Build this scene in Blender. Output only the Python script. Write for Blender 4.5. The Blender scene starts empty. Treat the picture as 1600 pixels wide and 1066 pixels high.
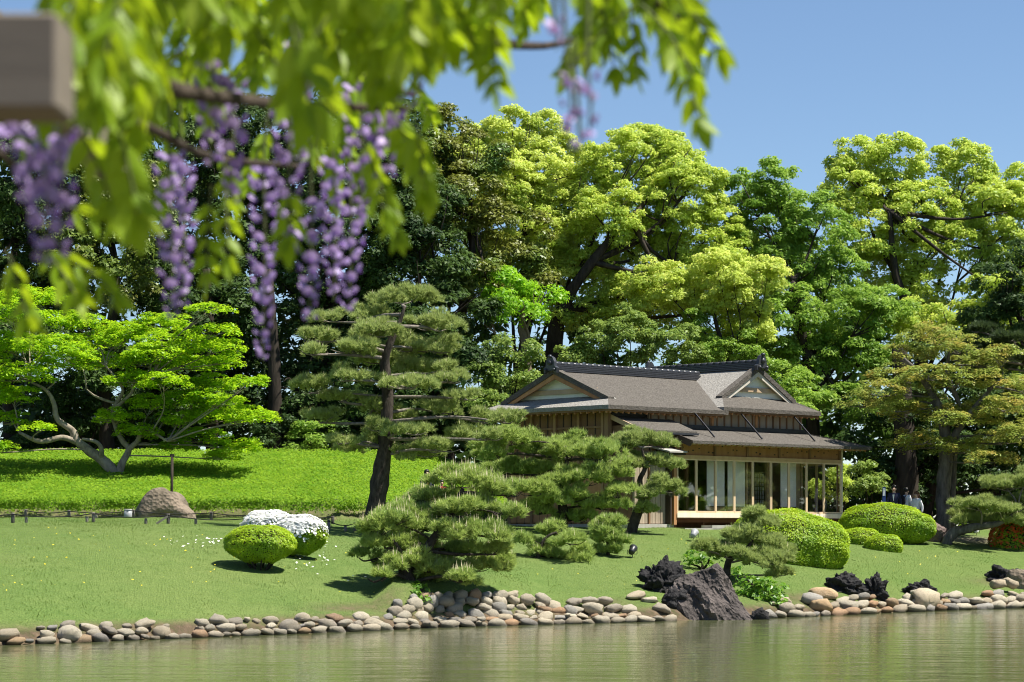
import bpy, bmesh, math, random
import numpy as np
from mathutils import Vector, Matrix, noise, Quaternion

S = bpy.context.scene
COL = S.collection
PI = math.pi

# ------------------------------------------------------------------ camera, sky, sun, exposure
H, F, HY = 2.4, 3778.0, 830.0            # eye height, focal length and horizon row of the 1600 px photograph
cam_d = bpy.data.cameras.new('camera')
cam = bpy.data.objects.new('camera', cam_d); COL.objects.link(cam)
cam.location = (0, 0, H); cam.rotation_euler = (PI/2, 0, 0)
cam_d.sensor_width = 36; cam_d.lens = F/1600*36
cam_d.shift_y = (HY-533)/1600
cam_d.clip_start = 0.05; cam_d.clip_end = 3000
cam_d.dof.use_dof = True; cam_d.dof.focus_distance = 80; cam_d.dof.aperture_fstop = 6.3
S.camera = cam

SUN_EL, SUN_AZ = math.radians(62), math.radians(-11)      # azimuth measured from +X towards +Y
sd = Vector((math.cos(SUN_EL)*math.cos(SUN_AZ), math.cos(SUN_EL)*math.sin(SUN_AZ), math.sin(SUN_EL)))
W = bpy.data.worlds.new('World'); S.world = W; W.use_nodes = True
nt = W.node_tree; bg = nt.nodes['Background']
sky = nt.nodes.new('ShaderNodeTexSky'); sky.sky_type = 'NISHITA'; sky.sun_disc = False
sky.sun_elevation = SUN_EL; sky.sun_rotation = PI/2 - SUN_AZ
sky.air_density = 0.85; sky.dust_density = 0.0; sky.ozone_density = 4.0; sky.altitude = 0
nt.links.new(sky.outputs[0], bg.inputs[0]); bg.inputs[1].default_value = 0.068
ld = bpy.data.lights.new('sun', 'SUN'); ld.energy = 5.0; ld.angle = math.radians(0.53); ld.color = (1.0, 0.95, 0.86)
sun = bpy.data.objects.new('sun', ld); COL.objects.link(sun)
sun.rotation_euler = sd.to_track_quat('Z', 'Y').to_euler(); sun.location = (30, 0, 60)
S.view_settings.view_transform = 'Standard'; S.view_settings.look = 'None'
S.view_settings.exposure = 1.0; S.view_settings.gamma = 1.0; S.view_settings.use_curve_mapping = False
S.render.engine = 'CYCLES'
S.cycles.use_denoising = True; S.cycles.pixel_filter_type = 'BLACKMAN_HARRIS'; S.cycles.filter_width = 1.05
S.cycles.max_bounces = 8; S.cycles.transparent_max_bounces = 12
S.cycles.sample_clamp_indirect = 6

# ------------------------------------------------------------------ helpers
rng = np.random.default_rng(7)
random.seed(7)
U = random.uniform
def at(px, py, Y): return Vector(((px-800)/F*Y, Y, H-(py-HY)/F*Y))
def ppm(Y): return F/Y

def link(o, parent=None):
    COL.objects.link(o)
    if parent is not None: o.parent = parent
    return o
def tag(o, label=None, cat=None, group=None, kind=None):
    if label: o['label'] = label
    if cat: o['category'] = cat
    if group: o['group'] = group
    if kind: o['kind'] = kind
    return o
def empty(name, loc, label=None, cat=None, group=None, rz=0, kind=None):
    o = bpy.data.objects.new(name, None); o.location = loc; o.rotation_euler = (0, 0, rz); o.empty_display_size = .2
    COL.objects.link(o)
    return tag(o, label, cat, group, kind)
def np_mesh(name, v, f, mats, midx=None, smooth=False):
    v = np.asarray(v, dtype=np.float32); f = np.asarray(f, dtype=np.int32)
    me = bpy.data.meshes.new(name); k = f.shape[1]
    me.vertices.add(len(v)); me.vertices.foreach_set('co', v.ravel())
    me.loops.add(f.size); me.loops.foreach_set('vertex_index', f.ravel())
    me.polygons.add(len(f)); me.polygons.foreach_set('loop_start', np.arange(0, f.size, k, dtype=np.int32))
    me.polygons.foreach_set('loop_total', np.full(len(f), k, dtype=np.int32))
    if not isinstance(mats, (list, tuple)): mats = [mats]
    for m in mats: me.materials.append(m)
    if midx is not None: me.polygons.foreach_set('material_index', np.asarray(midx, dtype=np.int32))
    if smooth: me.polygons.foreach_set('use_smooth', np.ones(len(f), dtype=bool))
    me.update(calc_edges=True)
    return me
def mesh_obj(name, me, parent=None, loc=None):
    o = bpy.data.objects.new(name, me)
    if loc is not None: o.location = loc
    return link(o, parent)
def from_bm(name, bm, m, parent=None, smooth=False, loc=None):
    bmesh.ops.recalc_face_normals(bm, faces=bm.faces[:])
    me = bpy.data.meshes.new(name); bm.to_mesh(me); bm.free()
    for x in (m if isinstance(m, (list, tuple)) else [m]): me.materials.append(x)
    if smooth: me.polygons.foreach_set('use_smooth', np.ones(len(me.polygons), dtype=bool))
    return mesh_obj(name, me, parent, loc)
def box(bm, x0, x1, y0, y1, z0, z1, mi=0):
    vs = [bm.verts.new(p) for p in ((x0,y0,z0),(x1,y0,z0),(x1,y1,z0),(x0,y1,z0),(x0,y0,z1),(x1,y0,z1),(x1,y1,z1),(x0,y1,z1))]
    for q in ((0,3,2,1),(4,5,6,7),(0,1,5,4),(1,2,6,5),(2,3,7,6),(3,0,4,7)):
        bm.faces.new([vs[i] for i in q]).material_index = mi
def bar(bm, a, b, w, d, up=Vector((0,0,1))):
    a = Vector(a); b = Vector(b); t = (b-a).normalized(); s = t.cross(up)
    if s.length < 1e-4: s = Vector((1,0,0))
    s.normalize(); n = s.cross(t)
    vs = [bm.verts.new(p + s*i*w/2 + n*j*d/2) for p in (a, b) for i, j in ((-1,-1),(1,-1),(1,1),(-1,1))]
    for q in ((3,2,1,0),(4,5,6,7),(0,1,5,4),(1,2,6,5),(2,3,7,6),(3,0,4,7)): bm.faces.new([vs[i] for i in q])
def prism(bm, pts, thick):            # polygon (top face) extruded straight down
    t = [bm.verts.new(p) for p in pts]; b = [bm.verts.new((p[0], p[1], p[2]-thick)) for p in pts]
    bm.faces.new(t); bm.faces.new(b[::-1]); n = len(pts)
    for i in range(n): bm.faces.new((t[i], b[i], b[(i+1) % n], t[(i+1) % n]))
def extrude_poly(bm, pts, vec):
    vec = Vector(vec); t = [bm.verts.new(p) for p in pts]; b = [bm.verts.new(Vector(p)+vec) for p in pts]
    bm.faces.new(t); bm.faces.new(b[::-1]); n = len(pts)
    for i in range(n): bm.faces.new((t[i], b[i], b[(i+1) % n], t[(i+1) % n]))
def spline(pts, rad, n=5):
    P = [Vector(p) for p in pts]; out = []; rr = []
    for i in range(len(P)-1):
        p0 = P[max(i-1, 0)]; p1 = P[i]; p2 = P[i+1]; p3 = P[min(i+2, len(P)-1)]
        for k in range(n):
            t = k/n
            out.append(.5*((2*p1) + (p2-p0)*t + (2*p0-5*p1+4*p2-p3)*t*t + (3*p1-p0-3*p2+p3)*t**3))
            rr.append(rad[i]+(rad[i+1]-rad[i])*t)
    out.append(P[-1]); rr.append(rad[-1]); return out, rr
def tube(bm, pts, rad, sides=8, rough=0.0, n=5, seed=0):
    pts, rr = spline(pts, rad, n) if n else ([Vector(p) for p in pts], rad)
    rings = []; prev = None
    for i, p in enumerate(pts):
        t = (pts[min(i+1, len(pts)-1)]-pts[max(i-1, 0)]).normalized()
        s = t.cross(Vector((0, 0, 1)) if abs(t.z) < .9 else Vector((0, 1, 0))).normalized() if prev is None else (prev - t*prev.dot(t)).normalized()
        prev = s; u = t.cross(s); ring = []
        for k in range(sides):
            a = 2*PI*k/sides; r = rr[i]
            if rough: r *= 1 + rough*noise.noise(Vector((p.x*3+k*1.7+seed, p.y*3, p.z*2.2)))
            ring.append(bm.verts.new(p + (s*math.cos(a)+u*math.sin(a))*r))
        rings.append(ring)
    for a, b in zip(rings, rings[1:]):
        for k in range(sides): bm.faces.new((a[k], a[(k+1) % sides], b[(k+1) % sides], b[k]))
    bm.faces.new(rings[0][::-1]); bm.faces.new(rings[-1])

# ------------------------------------------------------------------ materials
def rgb(c): return (c[0], c[1], c[2], 1)
class NT:
    def __init__(self, name):
        self.m = bpy.data.materials.new(name); self.m.use_nodes = True; self.t = self.m.node_tree
        self.p = self.t.nodes['Principled BSDF']; self.out = self.t.nodes['Material Output']
    def n(self, ty, **k):
        x = self.t.nodes.new(ty)
        for a, b in k.items(): setattr(x, a, b)
        return x
    def l(self, a, b): self.t.links.new(a, b)
    def noise(self, scale, detail=4, rough=.6, vec=None, dim='3D'):
        x = self.n('ShaderNodeTexNoise'); x.inputs['Scale'].default_value = scale; x.inputs['Detail'].default_value = detail
        x.inputs['Roughness'].default_value = rough
        if vec is not None: self.l(vec, x.inputs['Vector'])
        return x.outputs['Fac']
    def ramp(self, fac, stops, interp='LINEAR'):
        x = self.n('ShaderNodeValToRGB'); e = x.color_ramp.elements; x.color_ramp.interpolation = interp
        e[0].position, e[0].color = stops[0][0], rgb(stops[0][1]); e[1].position, e[1].color = stops[-1][0], rgb(stops[-1][1])
        for p, c in stops[1:-1]:
            q = e.new(p); q.color = rgb(c)
        self.l(fac, x.inputs[0]); return x.outputs[0]
    def mix(self, fac, a, b, mode='MIX'):
        x = self.n('ShaderNodeMix', data_type='RGBA', blend_type=mode)
        for i, v in ((0, fac), (6, a), (7, b)):
            if isinstance(v, (int, float)): x.inputs[i].default_value = v
            elif isinstance(v, (tuple, list)): x.inputs[i].default_value = rgb(v)
            else: self.l(v, x.inputs[i])
        return x.outputs[2]
    def pos(self, obj=True, scale=None):
        o = self.n('ShaderNodeTexCoord').outputs['Object'] if obj else self.n('ShaderNodeNewGeometry').outputs['Position']
        if scale:
            m = self.n('ShaderNodeMapping'); m.inputs['Scale'].default_value = scale; self.l(o, m.inputs[0]); o = m.outputs[0]
        return o
    def island(self): return self.n('ShaderNodeNewGeometry').outputs['Random Per Island']
    def objrand(self): return self.n('ShaderNodeObjectInfo').outputs['Random']
    def bump(self, h, strength=.5, dist=.02):
        b = self.n('ShaderNodeBump'); b.inputs['Strength'].default_value = strength; b.inputs['Distance'].default_value = dist
        self.l(h, b.inputs['Height']); self.l(b.outputs[0], self.p.inputs['Normal']); return b.outputs[0]
    def base(self, c, rough=.7, spec=.3, metal=0):
        if isinstance(c, (tuple, list)): self.p.inputs['Base Color'].default_value = rgb(c)
        else: self.l(c, self.p.inputs['Base Color'])
        self.p.inputs['Roughness'].default_value = rough; self.p.inputs['Specular IOR Level'].default_value = spec
        self.p.inputs['Metallic'].default_value = metal
        return self.m

def leaf_mat(name, a, b, c=None, trans=.35, tcol=None, rough=.45, spec=.35, nscale=.5):
    t = NT(name)
    col = t.ramp(t.island(), [(0, a), (1, b)])
    if c is not None:
        f = t.n('ShaderNodeMapRange'); f.inputs[1].default_value = .45; f.inputs[2].default_value = .68
        t.l(t.noise(nscale, 3, .5, t.pos(False)), f.inputs[0])
        col = t.mix(f.outputs[0], col, c)
    t.base(col, rough, spec)
    tr = t.n('ShaderNodeBsdfTranslucent')
    tc = t.mix(.55, col, tcol or tuple(min(1, x*1.8) for x in b)); t.l(tc, tr.inputs[0])
    mx = t.n('ShaderNodeMixShader'); mx.inputs[0].default_value = trans
    t.l(t.p.outputs[0], mx.inputs[1]); t.l(tr.outputs[0], mx.inputs[2]); t.l(mx.outputs[0], t.out.inputs[0])
    return t.m
def bark_mat(name, a, b, scale=6, stretch=(1, 1, .25), bump=.8):
    t = NT(name); v = t.pos(True, stretch)
    n = t.noise(scale, 6, .65, v)
    c = t.ramp(n, [(.3, a), (.7, b)])
    t.bump(n, bump, .05); return t.base(c, .9, .2)
def wood_mat(name, a, b, scale=4, stretch=(1, 1, .08), rough=.7):
    t = NT(name); n = t.noise(scale, 5, .6, t.pos(True, stretch))
    r = t.objrand(); c = t.ramp(n, [(.25, a), (.75, b)])
    v = t.n('ShaderNodeMapRange'); t.l(r, v.inputs[0]); v.inputs[3].default_value = .82; v.inputs[4].default_value = 1.15
    hs = t.n('ShaderNodeHueSaturation'); t.l(v.outputs[0], hs.inputs['Value']); t.l(c, hs.inputs['Color'])
    t.bump(n, .3, .01); return t.base(hs.outputs[0], rough, .3)
def plain(name, c, rough=.6, spec=.4, metal=0, var=.12, scale=5):
    t = NT(name); n = t.noise(scale, 4, .6, t.pos())
    col = t.ramp(n, [(.3, tuple(x*(1-var) for x in c)), (.7, tuple(min(1, x*(1+var)) for x in c))])
    return t.base(col, rough, spec, metal)

M = {}
# broad leaves
M['camphor_yellow'] = leaf_mat('camphor_new_leaf', (0.395,0.510,0.070), (0.582,0.683,0.160), (0.281,0.408,0.052), .5, spec=.2)
M['camphor'] = leaf_mat('camphor_leaf', (0.332,0.459,0.058), (0.524,0.622,0.120), (0.214,0.347,0.042), .5, spec=.2)
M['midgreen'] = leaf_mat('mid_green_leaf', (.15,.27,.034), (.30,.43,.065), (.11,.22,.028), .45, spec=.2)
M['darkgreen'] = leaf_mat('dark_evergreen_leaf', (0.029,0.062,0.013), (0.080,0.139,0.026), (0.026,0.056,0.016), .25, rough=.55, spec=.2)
M['olive'] = leaf_mat('olive_leaf', (0.101,0.158,0.024), (0.187,0.255,0.040), (0.144,0.128,0.024), .3)
M['bronze'] = leaf_mat('bronze_leaf', (0.113,0.120,0.017), (0.211,0.242,0.034), (0.079,0.165,0.020), .25)
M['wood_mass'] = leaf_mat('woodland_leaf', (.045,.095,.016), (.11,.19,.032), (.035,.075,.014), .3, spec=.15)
M['fresh'] = leaf_mat('fresh_maple_leaf', (0.156,0.351,0.013), (0.312,0.520,0.023), (0.111,0.312,0.010), .45)
M['maple'] = leaf_mat('maple_leaf', (0.209,0.404,0.010), (0.404,0.583,0.016), (0.149,0.329,0.008), .45, nscale=.7)
M['redtree'] = leaf_mat('bronze_green_leaf', (.17,.25,.045), (.32,.38,.075), (.40,.28,.060), .35, nscale=1.3, spec=.2)
M['understory'] = leaf_mat('understory_leaf', (.11,.19,.034), (.27,.36,.070), (.19,.27,.06), .35, spec=.2)
M['hedge'] = leaf_mat('clipped_azalea_leaf', (0.217,0.357,0.014), (0.434,0.552,0.023), (0.184,0.325,0.014), .35, nscale=1.5)
M['sasa'] = leaf_mat('ground_cover_leaf', (.10,.22,.012), (.28,.42,.030), (.12,.25,.012), .4, nscale=1.2, spec=.12, rough=.6)
M['wall_plant'] = leaf_mat('glossy_plant_leaf', (0.065,0.182,0.016), (0.195,0.351,0.026), None, .35, spec=.5)
M['white_petal'] = leaf_mat('white_petal', (.88,.88,.84), (.93,.93,.90), None, .15, (.9,.9,.85), spec=.1)
M['red_petal'] = leaf_mat('red_petal', (.70,.03,.02), (.82,.22,.05), None, .3, (.8,.1,.04))
# needles
def needle_mat(name, a, b, c): return leaf_mat(name, a, b, c, .28, rough=.55, spec=.3, nscale=.8)
M['pine'] = needle_mat('pine_needle', (0.196,0.273,0.073), (0.415,0.480,0.160), (0.254,0.316,0.082))
M['pine_bright'] = needle_mat('bright_pine_needle', (0.211,0.302,0.063), (0.441,0.531,0.144), (0.198,0.306,0.068))
M['pine_dark'] = needle_mat('dark_pine_needle', (0.039,0.065,0.021), (0.078,0.117,0.034), (0.039,0.065,0.026))
M['candle'] = plain('pine_candle', (.34,.31,.20), .8, .2)
# wood and bark
M['bark_pine'] = bark_mat('pine_bark', (.018,.014,.011), (.085,.070,.056), 9, (1,1,.45), 1)
M['bark_limb'] = bark_mat('weathered_limb_bark', (.10,.085,.07), (.27,.24,.20), 10, (1,1,.5), .7)
M['bark_dark'] = bark_mat('dark_bark', (.015,.012,.009), (.06,.048,.036), 6)
M['bark_tan'] = bark_mat('tan_bark', (.11,.085,.06), (.26,.21,.15), 6)
M['bark_maple'] = bark_mat('maple_bark', (.15,.125,.095), (.36,.31,.24), 7, (1,1,.6), .6)
M['bark_grey'] = bark_mat('grey_bark', (.05,.045,.04), (.22,.20,.175), 6)

def ground_mat():
    t = NT('lawn_soil'); p = t.pos(False)
    g1 = t.noise(.55, 5, .65, p); g2 = t.noise(22, 3, .7, p); g3 = t.noise(5, 4, .6, p)
    g0 = t.noise(.22, 4, .6, p); gm = t.noise(2.2, 5, .7, p)
    g = t.ramp(g1, [(.3, (0.068,0.133,0.022)), (.5, (0.100,0.163,0.034)), (.72, (0.168,0.189,0.063))])
    g = t.mix(.62, g, t.ramp(g0, [(.35, (0.052,0.129,0.018)), (.65, (0.168,0.194,0.063))]))
    g = t.mix(.40, g, t.ramp(gm, [(.3, (0.040,0.086,0.013)), (.7, (0.200,0.249,0.074))]))
    g = t.mix(.55, g, t.ramp(g2, [(.32, (0.020,0.052,0.007)), (.68, (0.176,0.241,0.067))]))
    a = t.n('ShaderNodeAttribute', attribute_name='zone')
    sep = t.n('ShaderNodeSeparateColor'); t.l(a.outputs['Color'], sep.inputs[0])
    soil = t.ramp(g3, [(.3, (.045,.032,.02)), (.7, (.15,.11,.07))])
    sf = t.n('ShaderNodeMath', operation='MULTIPLY_ADD'); t.l(g3, sf.inputs[0]); sf.inputs[1].default_value = 1.4; sf.inputs[2].default_value = -.7
    sa = t.n('ShaderNodeMath', operation='ADD', use_clamp=True); t.l(sep.outputs[0], sa.inputs[0])
    sm = t.n('ShaderNodeMath', operation='MULTIPLY'); t.l(sf.outputs[0], sm.inputs[0]); t.l(sep.outputs[0], sm.inputs[1]); t.l(sm.outputs[0], sa.inputs[1])
    c = t.mix(sa.outputs[0], g, soil)
    c = t.mix(sep.outputs[1], c, t.ramp(g2, [(.3, (.13,.11,.08)), (.7, (.20,.175,.13))]))
    t.bump(g2, .6, .05); return t.base(c, .95, .15)
M['ground'] = ground_mat()
M['grass'] = leaf_mat('lawn_blade', (.048,.108,.012), (.28,.34,.09), (.072,.16,.02), .3, nscale=.35, spec=.12)

def water_mat():
    t = NT('pond_water')
    a = t.noise(1.0, 4, .62, t.pos(False, (.75, 1.9, 1))); b = t.noise(.32, 2, .5, t.pos(False, (.6, 1.3, 1)))
    h = t.n('ShaderNodeMath', operation='MULTIPLY_ADD'); t.l(b, h.inputs[0]); h.inputs[1].default_value = 1.6; t.l(a, h.inputs[2])
    t.bump(h.outputs[0], 1.0, .016)
    c = t.ramp(t.noise(.08, 2, .5, t.pos(False)), [(.3, (.098,.110,.046)), (.7, (.116,.126,.058))])
    t.base(c, .06, .5); t.p.inputs['IOR'].default_value = 1.33
    return t.m
M['water'] = water_mat()

def stone_mat():
    t = NT('shore_stone'); v = t.pos(True)
    r = t.objrand()
    base = t.ramp(r, [(0, (.60,.53,.41)), (.18, (.68,.62,.50)), (.36, (.42,.37,.30)), (.48, (.56,.39,.23)), (.54, (.62,.56,.45)),
                      (.72, (.40,.385,.36)), (.83, (.50,.31,.18)), (.88, (.55,.47,.35)), (.96, (.27,.25,.23))], 'CONSTANT')
    rm = t.n('ShaderNodeMath', operation='MULTIPLY'); t.l(r, rm.inputs[0]); rm.inputs[1].default_value = 37.7
    rf = t.n('ShaderNodeMath', operation='FRACT'); t.l(rm.outputs[0], rf.inputs[0])
    vr = t.n('ShaderNodeMapRange'); t.l(rf.outputs[0], vr.inputs[0]); vr.inputs[3].default_value = .95; vr.inputs[4].default_value = 1.6; hs_sat = 1.2
    hs = t.n('ShaderNodeHueSaturation'); hs.inputs['Saturation'].default_value = hs_sat; t.l(vr.outputs[0], hs.inputs['Value']); t.l(base, hs.inputs['Color']); base = hs.outputs[0]
    n = t.noise(6, 6, .75, v); n2 = t.noise(40, 3, .6, v)
    c = t.mix(.85, base, t.ramp(n, [(.28, (.16,.15,.13)), (.45, (.62,.6,.54)), (.75, (1.0,.97,.9))]), 'MULTIPLY')
    c = t.mix(.25, c, base); c = t.mix(.35, c, t.ramp(n2, [(.35, (.12,.11,.10)), (.65, (.62,.59,.52))]))
    g = t.n('ShaderNodeNewGeometry'); s = t.n('ShaderNodeSeparateXYZ'); t.l(g.outputs['Position'], s.inputs[0])
    wet = t.n('ShaderNodeMapRange'); t.l(s.outputs['Z'], wet.inputs[0]); wet.inputs[1].default_value = .05; wet.inputs[2].default_value = .13
    wet.inputs[3].default_value = .3; wet.inputs[4].default_value = 1
    c = t.mix(wet.outputs[0], t.mix(.75, c, (.03, .028, .02)), c)        # wet tide line
    h = t.n('ShaderNodeMath', operation='ADD'); t.l(n, h.inputs[0]); t.l(n2, h.inputs[1])
    t.bump(h.outputs[0], .9, .05); return t.base(c, .85, .2)
M['stone'] = stone_mat()
def lava_mat(name, a, b, c, bd=.06):
    t = NT(name); v = t.pos(True); n = t.noise(5, 8, .75, v)
    big = t.noise(1.1, 3, .5, v); vor = t.n('ShaderNodeTexVoronoi'); vor.inputs['Scale'].default_value = 9; t.l(v, vor.inputs[0])
    col = t.ramp(n, [(.3, a), (.68, b)]); f = t.ramp(big, [(.42, (0,0,0)), (.56, (1,1,1))])
    col = t.mix(f, col, t.mix(n, c, b))
    h = t.n('ShaderNodeMath', operation='ADD'); t.l(n, h.inputs[0]); t.l(vor.outputs[0], h.inputs[1])
    t.bump(h.outputs[0], 1, bd); return t.base(col, .9, .25)
M['lava'] = lava_mat('lava_rock', (.022,.019,.018), (.10,.085,.078), (.14,.116,.105))
M['lava_black'] = lava_mat('black_lava_rock', (.006,.006,.007), (.035,.033,.034), (.02,.02,.02))
M['boulder'] = lava_mat('brown_boulder', (.060,.048,.030), (.20,.165,.12), (.25,.19,.145), .05)
M['burlap'] = lava_mat('brown_mound_stone', (.07,.05,.045), (.18,.135,.12), (.15,.11,.10))

# ------------------------------------------------------------------ the lie of the land
SHORE = [(-1500,1022),(-500,1017),(-100,1012),(0,1009),(150,1003),(300,997),(450,991),(600,985),(680,981),(850,976),(1000,972),(1170,967),(1300,962),(1400,957),(1500,953),(1600,950),(1750,946),(2600,938)]
sx = []; sy = []
for a_, b_ in SHORE:
    y_ = F*H/(b_-HY); sx.append((a_-800)/F*y_); sy.append(y_)
def shoreY(x): return np.interp(x, sx, sy)
def sstep(a, b, x):
    t = np.clip((x-a)/(b-a), 0, 1); return t*t*(3-2*t)
def mound_front(x): return np.interp(x, [-60,-6,-3.5,-1,2], [80.3,80.3,83.5,87,90])
def ground(x, y):
    x = np.asarray(x, float); y = np.asarray(y, float)
    t = y-shoreY(x)
    z = np.interp(t, [-60,-2,-.5,0,.45,1.0], [-1.3,-.9,-.4,-.12,.22,.42])
    tt = np.clip((t-1)/16, 0, 1)
    z = z + (t > 1)*(2.08*tt*(1.42-.42*tt))
    # raised stone wall under the low pine
    wall = sstep(-3.6,-2.9,x)*(1-sstep(-.4,.9,x))
    z = z + wall*np.clip(np.interp(t, [0,.95,1.55,2.4,7], [0,0,.42,.50,0]), 0, 1)
    z = z + np.clip(t-17, 0, 9)*.035*(1-sstep(-3, 2, x))
    # bank of clipped ground cover
    d = y-mound_front(x)
    side = 1-sstep(-2.5, 2.0, x)
    z = z + side*(np.clip(d, 0, 13)*.165 + .45*sstep(0,.5,d))
    z = z + .02*np.sin(x*1.7+y*.6)*np.clip(t-1, 0, 1)
    # the bank this side of the pond, where the camera stands
    z = np.where(y < 9, -.9+1.75*sstep(8, 4.5, y), z)
    return z
def gz(x, y): return float(ground(x, y))
def hit(px, py, y0=45.0, y1=130.0):       # where a line of sight meets the ground
    prev = None
    for Y in np.arange(y0, y1, .1):
        p = at(px, py, Y)
        if gz(p.x, p.y) >= p.z: return Vector((p.x, p.y, gz(p.x, p.y)))
    p = at(px, py, y1); return Vector((p.x, p.y, gz(p.x, p.y)))

gx = np.concatenate([np.array([-900,-400,-150,-80]), np.arange(-45, -24, 1.5), np.arange(-24, 26, .5), np.arange(26, 46, 1.5), np.array([80,150,400,900])])
gy = np.concatenate([np.array([-300,-60,-10,0,2,4,5,6,7,8,9,12,25,40]), np.arange(46, 98, .45), np.arange(98, 150, 2), np.array([200,400,1200])])
X, Y = np.meshgrid(gx, gy); Z = ground(X, Y)
nx, ny = len(gx), len(gy)
idx = np.arange(nx*ny).reshape(ny, nx)
fc = np.stack([idx[:-1,:-1], idx[:-1,1:], idx[1:,1:], idx[1:,:-1]], -1).reshape(-1, 4)
me = np_mesh('ground', np.stack([X, Y, Z], -1).reshape(-1, 3), fc, M['ground'], smooth=True)
t_ = Y-shoreY(X)
soil = np.maximum(1-sstep(.55, 1.1, t_), sstep(.0, 1.0, Y-np.where(X < 0, 92.5, 93.5)))
soil = np.maximum(soil, .6*np.exp(-((X+3.2)/.8)**2-((t_-1.4)/.4)**2))
soil = np.maximum(soil, .8*np.exp(-((X+3.9)/1.0)**2-((t_-1.6)/.5)**2))
soil = np.maximum(soil, .7*np.exp(-((X-2.5)/.7)**2-((t_-1.5)/.4)**2))
soil = np.maximum(soil, .75*np.exp(-((X-8.2)/1.2)**2-((t_-1.5)/.6)**2))
soil = np.maximum(soil, .7*np.exp(-((X-16)/1.2)**2-((t_-3)/.7)**2))
soil = np.maximum(soil, 1.0*(Y < 20))
soil = np.maximum(soil, .9*np.exp(-((Y-mound_front(X)-.15)/.35)**2)*(X < 0))  # dark soil strip that paints extra shade along the foot of the bank
path = np.exp(-((Y-88.5)/1.3)**2)*sstep(13.2, 14.2, X)
ca = me.color_attributes.new('zone', 'FLOAT_COLOR', 'POINT')
ca.data.foreach_set('color', np.stack([soil, path, soil*0, soil*0+1], -1).astype(np.float32).ravel())
g_ob = mesh_obj('ground', me); g_ob['kind'] = 'structure'

bm = bmesh.new(); vs = [bm.verts.new(p) for p in ((-400,6.0,0),(400,6.0,0),(400,130,0),(-400,130,0))]; bm.faces.new(vs)
w_ob = from_bm('water', bm, M['water']); w_ob['kind'] = 'structure'

# ------------------------------------------------------------------ foliage builders
def unit(v): return v/np.maximum(np.linalg.norm(v, axis=-1, keepdims=True), 1e-9)
def leaf_quads(c, n, L, Wd, g):
    """diamond shaped leaves lying across the normals n"""
    k = len(c); n = unit(n)
    r = g.normal(size=(k, 3)); t = unit(np.cross(n, r)); b = np.cross(n, t)
    L = (L*g.uniform(.65, 1.3, k))[:, None]; Wd = (Wd*g.uniform(.7, 1.25, k))[:, None]
    v = np.empty((k, 4, 3))
    v[:,0] = c-t*L*.5; v[:,1] = c+b*Wd*.5+t*L*.05+n*Wd*.12; v[:,2] = c+t*L*.5; v[:,3] = c-b*Wd*.5+t*L*.05+n*Wd*.12
    return v.reshape(-1, 3), np.arange(k*4).reshape(-1, 4)
def leaf_tris(c, n, L, Wd, g):
    k = len(c); n = unit(n); r = g.normal(size=(k, 3)); t = unit(np.cross(n, r)); b = np.cross(n, t)
    L = (L*g.uniform(.65, 1.3, k))[:, None]; Wd = (Wd*g.uniform(.75, 1.3, k))[:, None]
    v = np.stack([c-t*L*.35+b*Wd*.5, c-t*L*.35-b*Wd*.5, c+t*L*.65], 1)
    return v.reshape(-1, 3), np.arange(k*3).reshape(-1, 3)
def sphere_dirs(k, g, zmin=-1.0):
    z = g.uniform(zmin, 1, k); a = g.uniform(0, 2*PI, k); r = np.sqrt(1-z*z)
    return np.stack([r*np.cos(a), r*np.sin(a), z], -1)
def crown(name, blobs, m, parent, L=.17, Wd=.11, sub=(.45, .8), cover=2.2, seed=1, zmin=-.55, upb=.45, back=.45, squash=.8, spread=1.35, inner=.25, tri=False, excl=True):
    """blobs: (centre, rx, ry, rz).  Each blob carries leafy boughs over its shell, each bough a dome of leaves."""
    g = np.random.default_rng(seed); C = []; R = []; D = []
    bc = np.array([b[0][:] for b in blobs]); br = np.array([b[1:4] for b in blobs])
    for i in range(len(blobs)):
        rm = br[i].mean(); s = (sub[0]+sub[1])/2
        k = max(4, int(spread*4*PI*rm*rm/(PI*s*s)*.62))
        d = sphere_dirs(k, g, zmin)
        keep = (d[:,1] < .25) | (g.uniform(size=k) < back); d = d[keep]
        f = np.where(g.uniform(size=len(d)) < inner, g.uniform(.35, .8, len(d)), g.uniform(.78, 1.08, len(d)))
        p = bc[i]+d*br[i]*f[:, None]
        q = np.ones(len(p), bool)
        for j in range(len(blobs)):
            if excl and j != i: q &= (np.sum(((p-bc[j])/br[j])**2, -1) > .42) | (g.uniform(size=len(p)) < .12)
        C.append(p[q]); D.append(d[q]); R.append(g.uniform(sub[0], sub[1], q.sum()))
    C = np.concatenate(C); D = np.concatenate(D); R = np.concatenate(R)
    nl = np.maximum(8, (cover*2*PI*R*R*squash/(L*Wd*.5)*.35)).astype(int)
    ii = np.repeat(np.arange(len(C)), nl); k = len(ii)
    d = unit(sphere_dirs(k, g, -.6) + D[ii]*.55 + np.array([0, 0, .35]))
    rr = R[ii]*g.uniform(.55, 1.1, k)
    p = C[ii]+d*rr[:, None]*np.array([1, 1, squash])
    n = d*.8+np.array([0, 0, upb])+g.normal(size=(k, 3))*.45
    v, f = (leaf_tris if tri else leaf_quads)(p, n, L, Wd, g)
    return mesh_obj(name, np_mesh(name, v, f, m), parent), C
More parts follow.
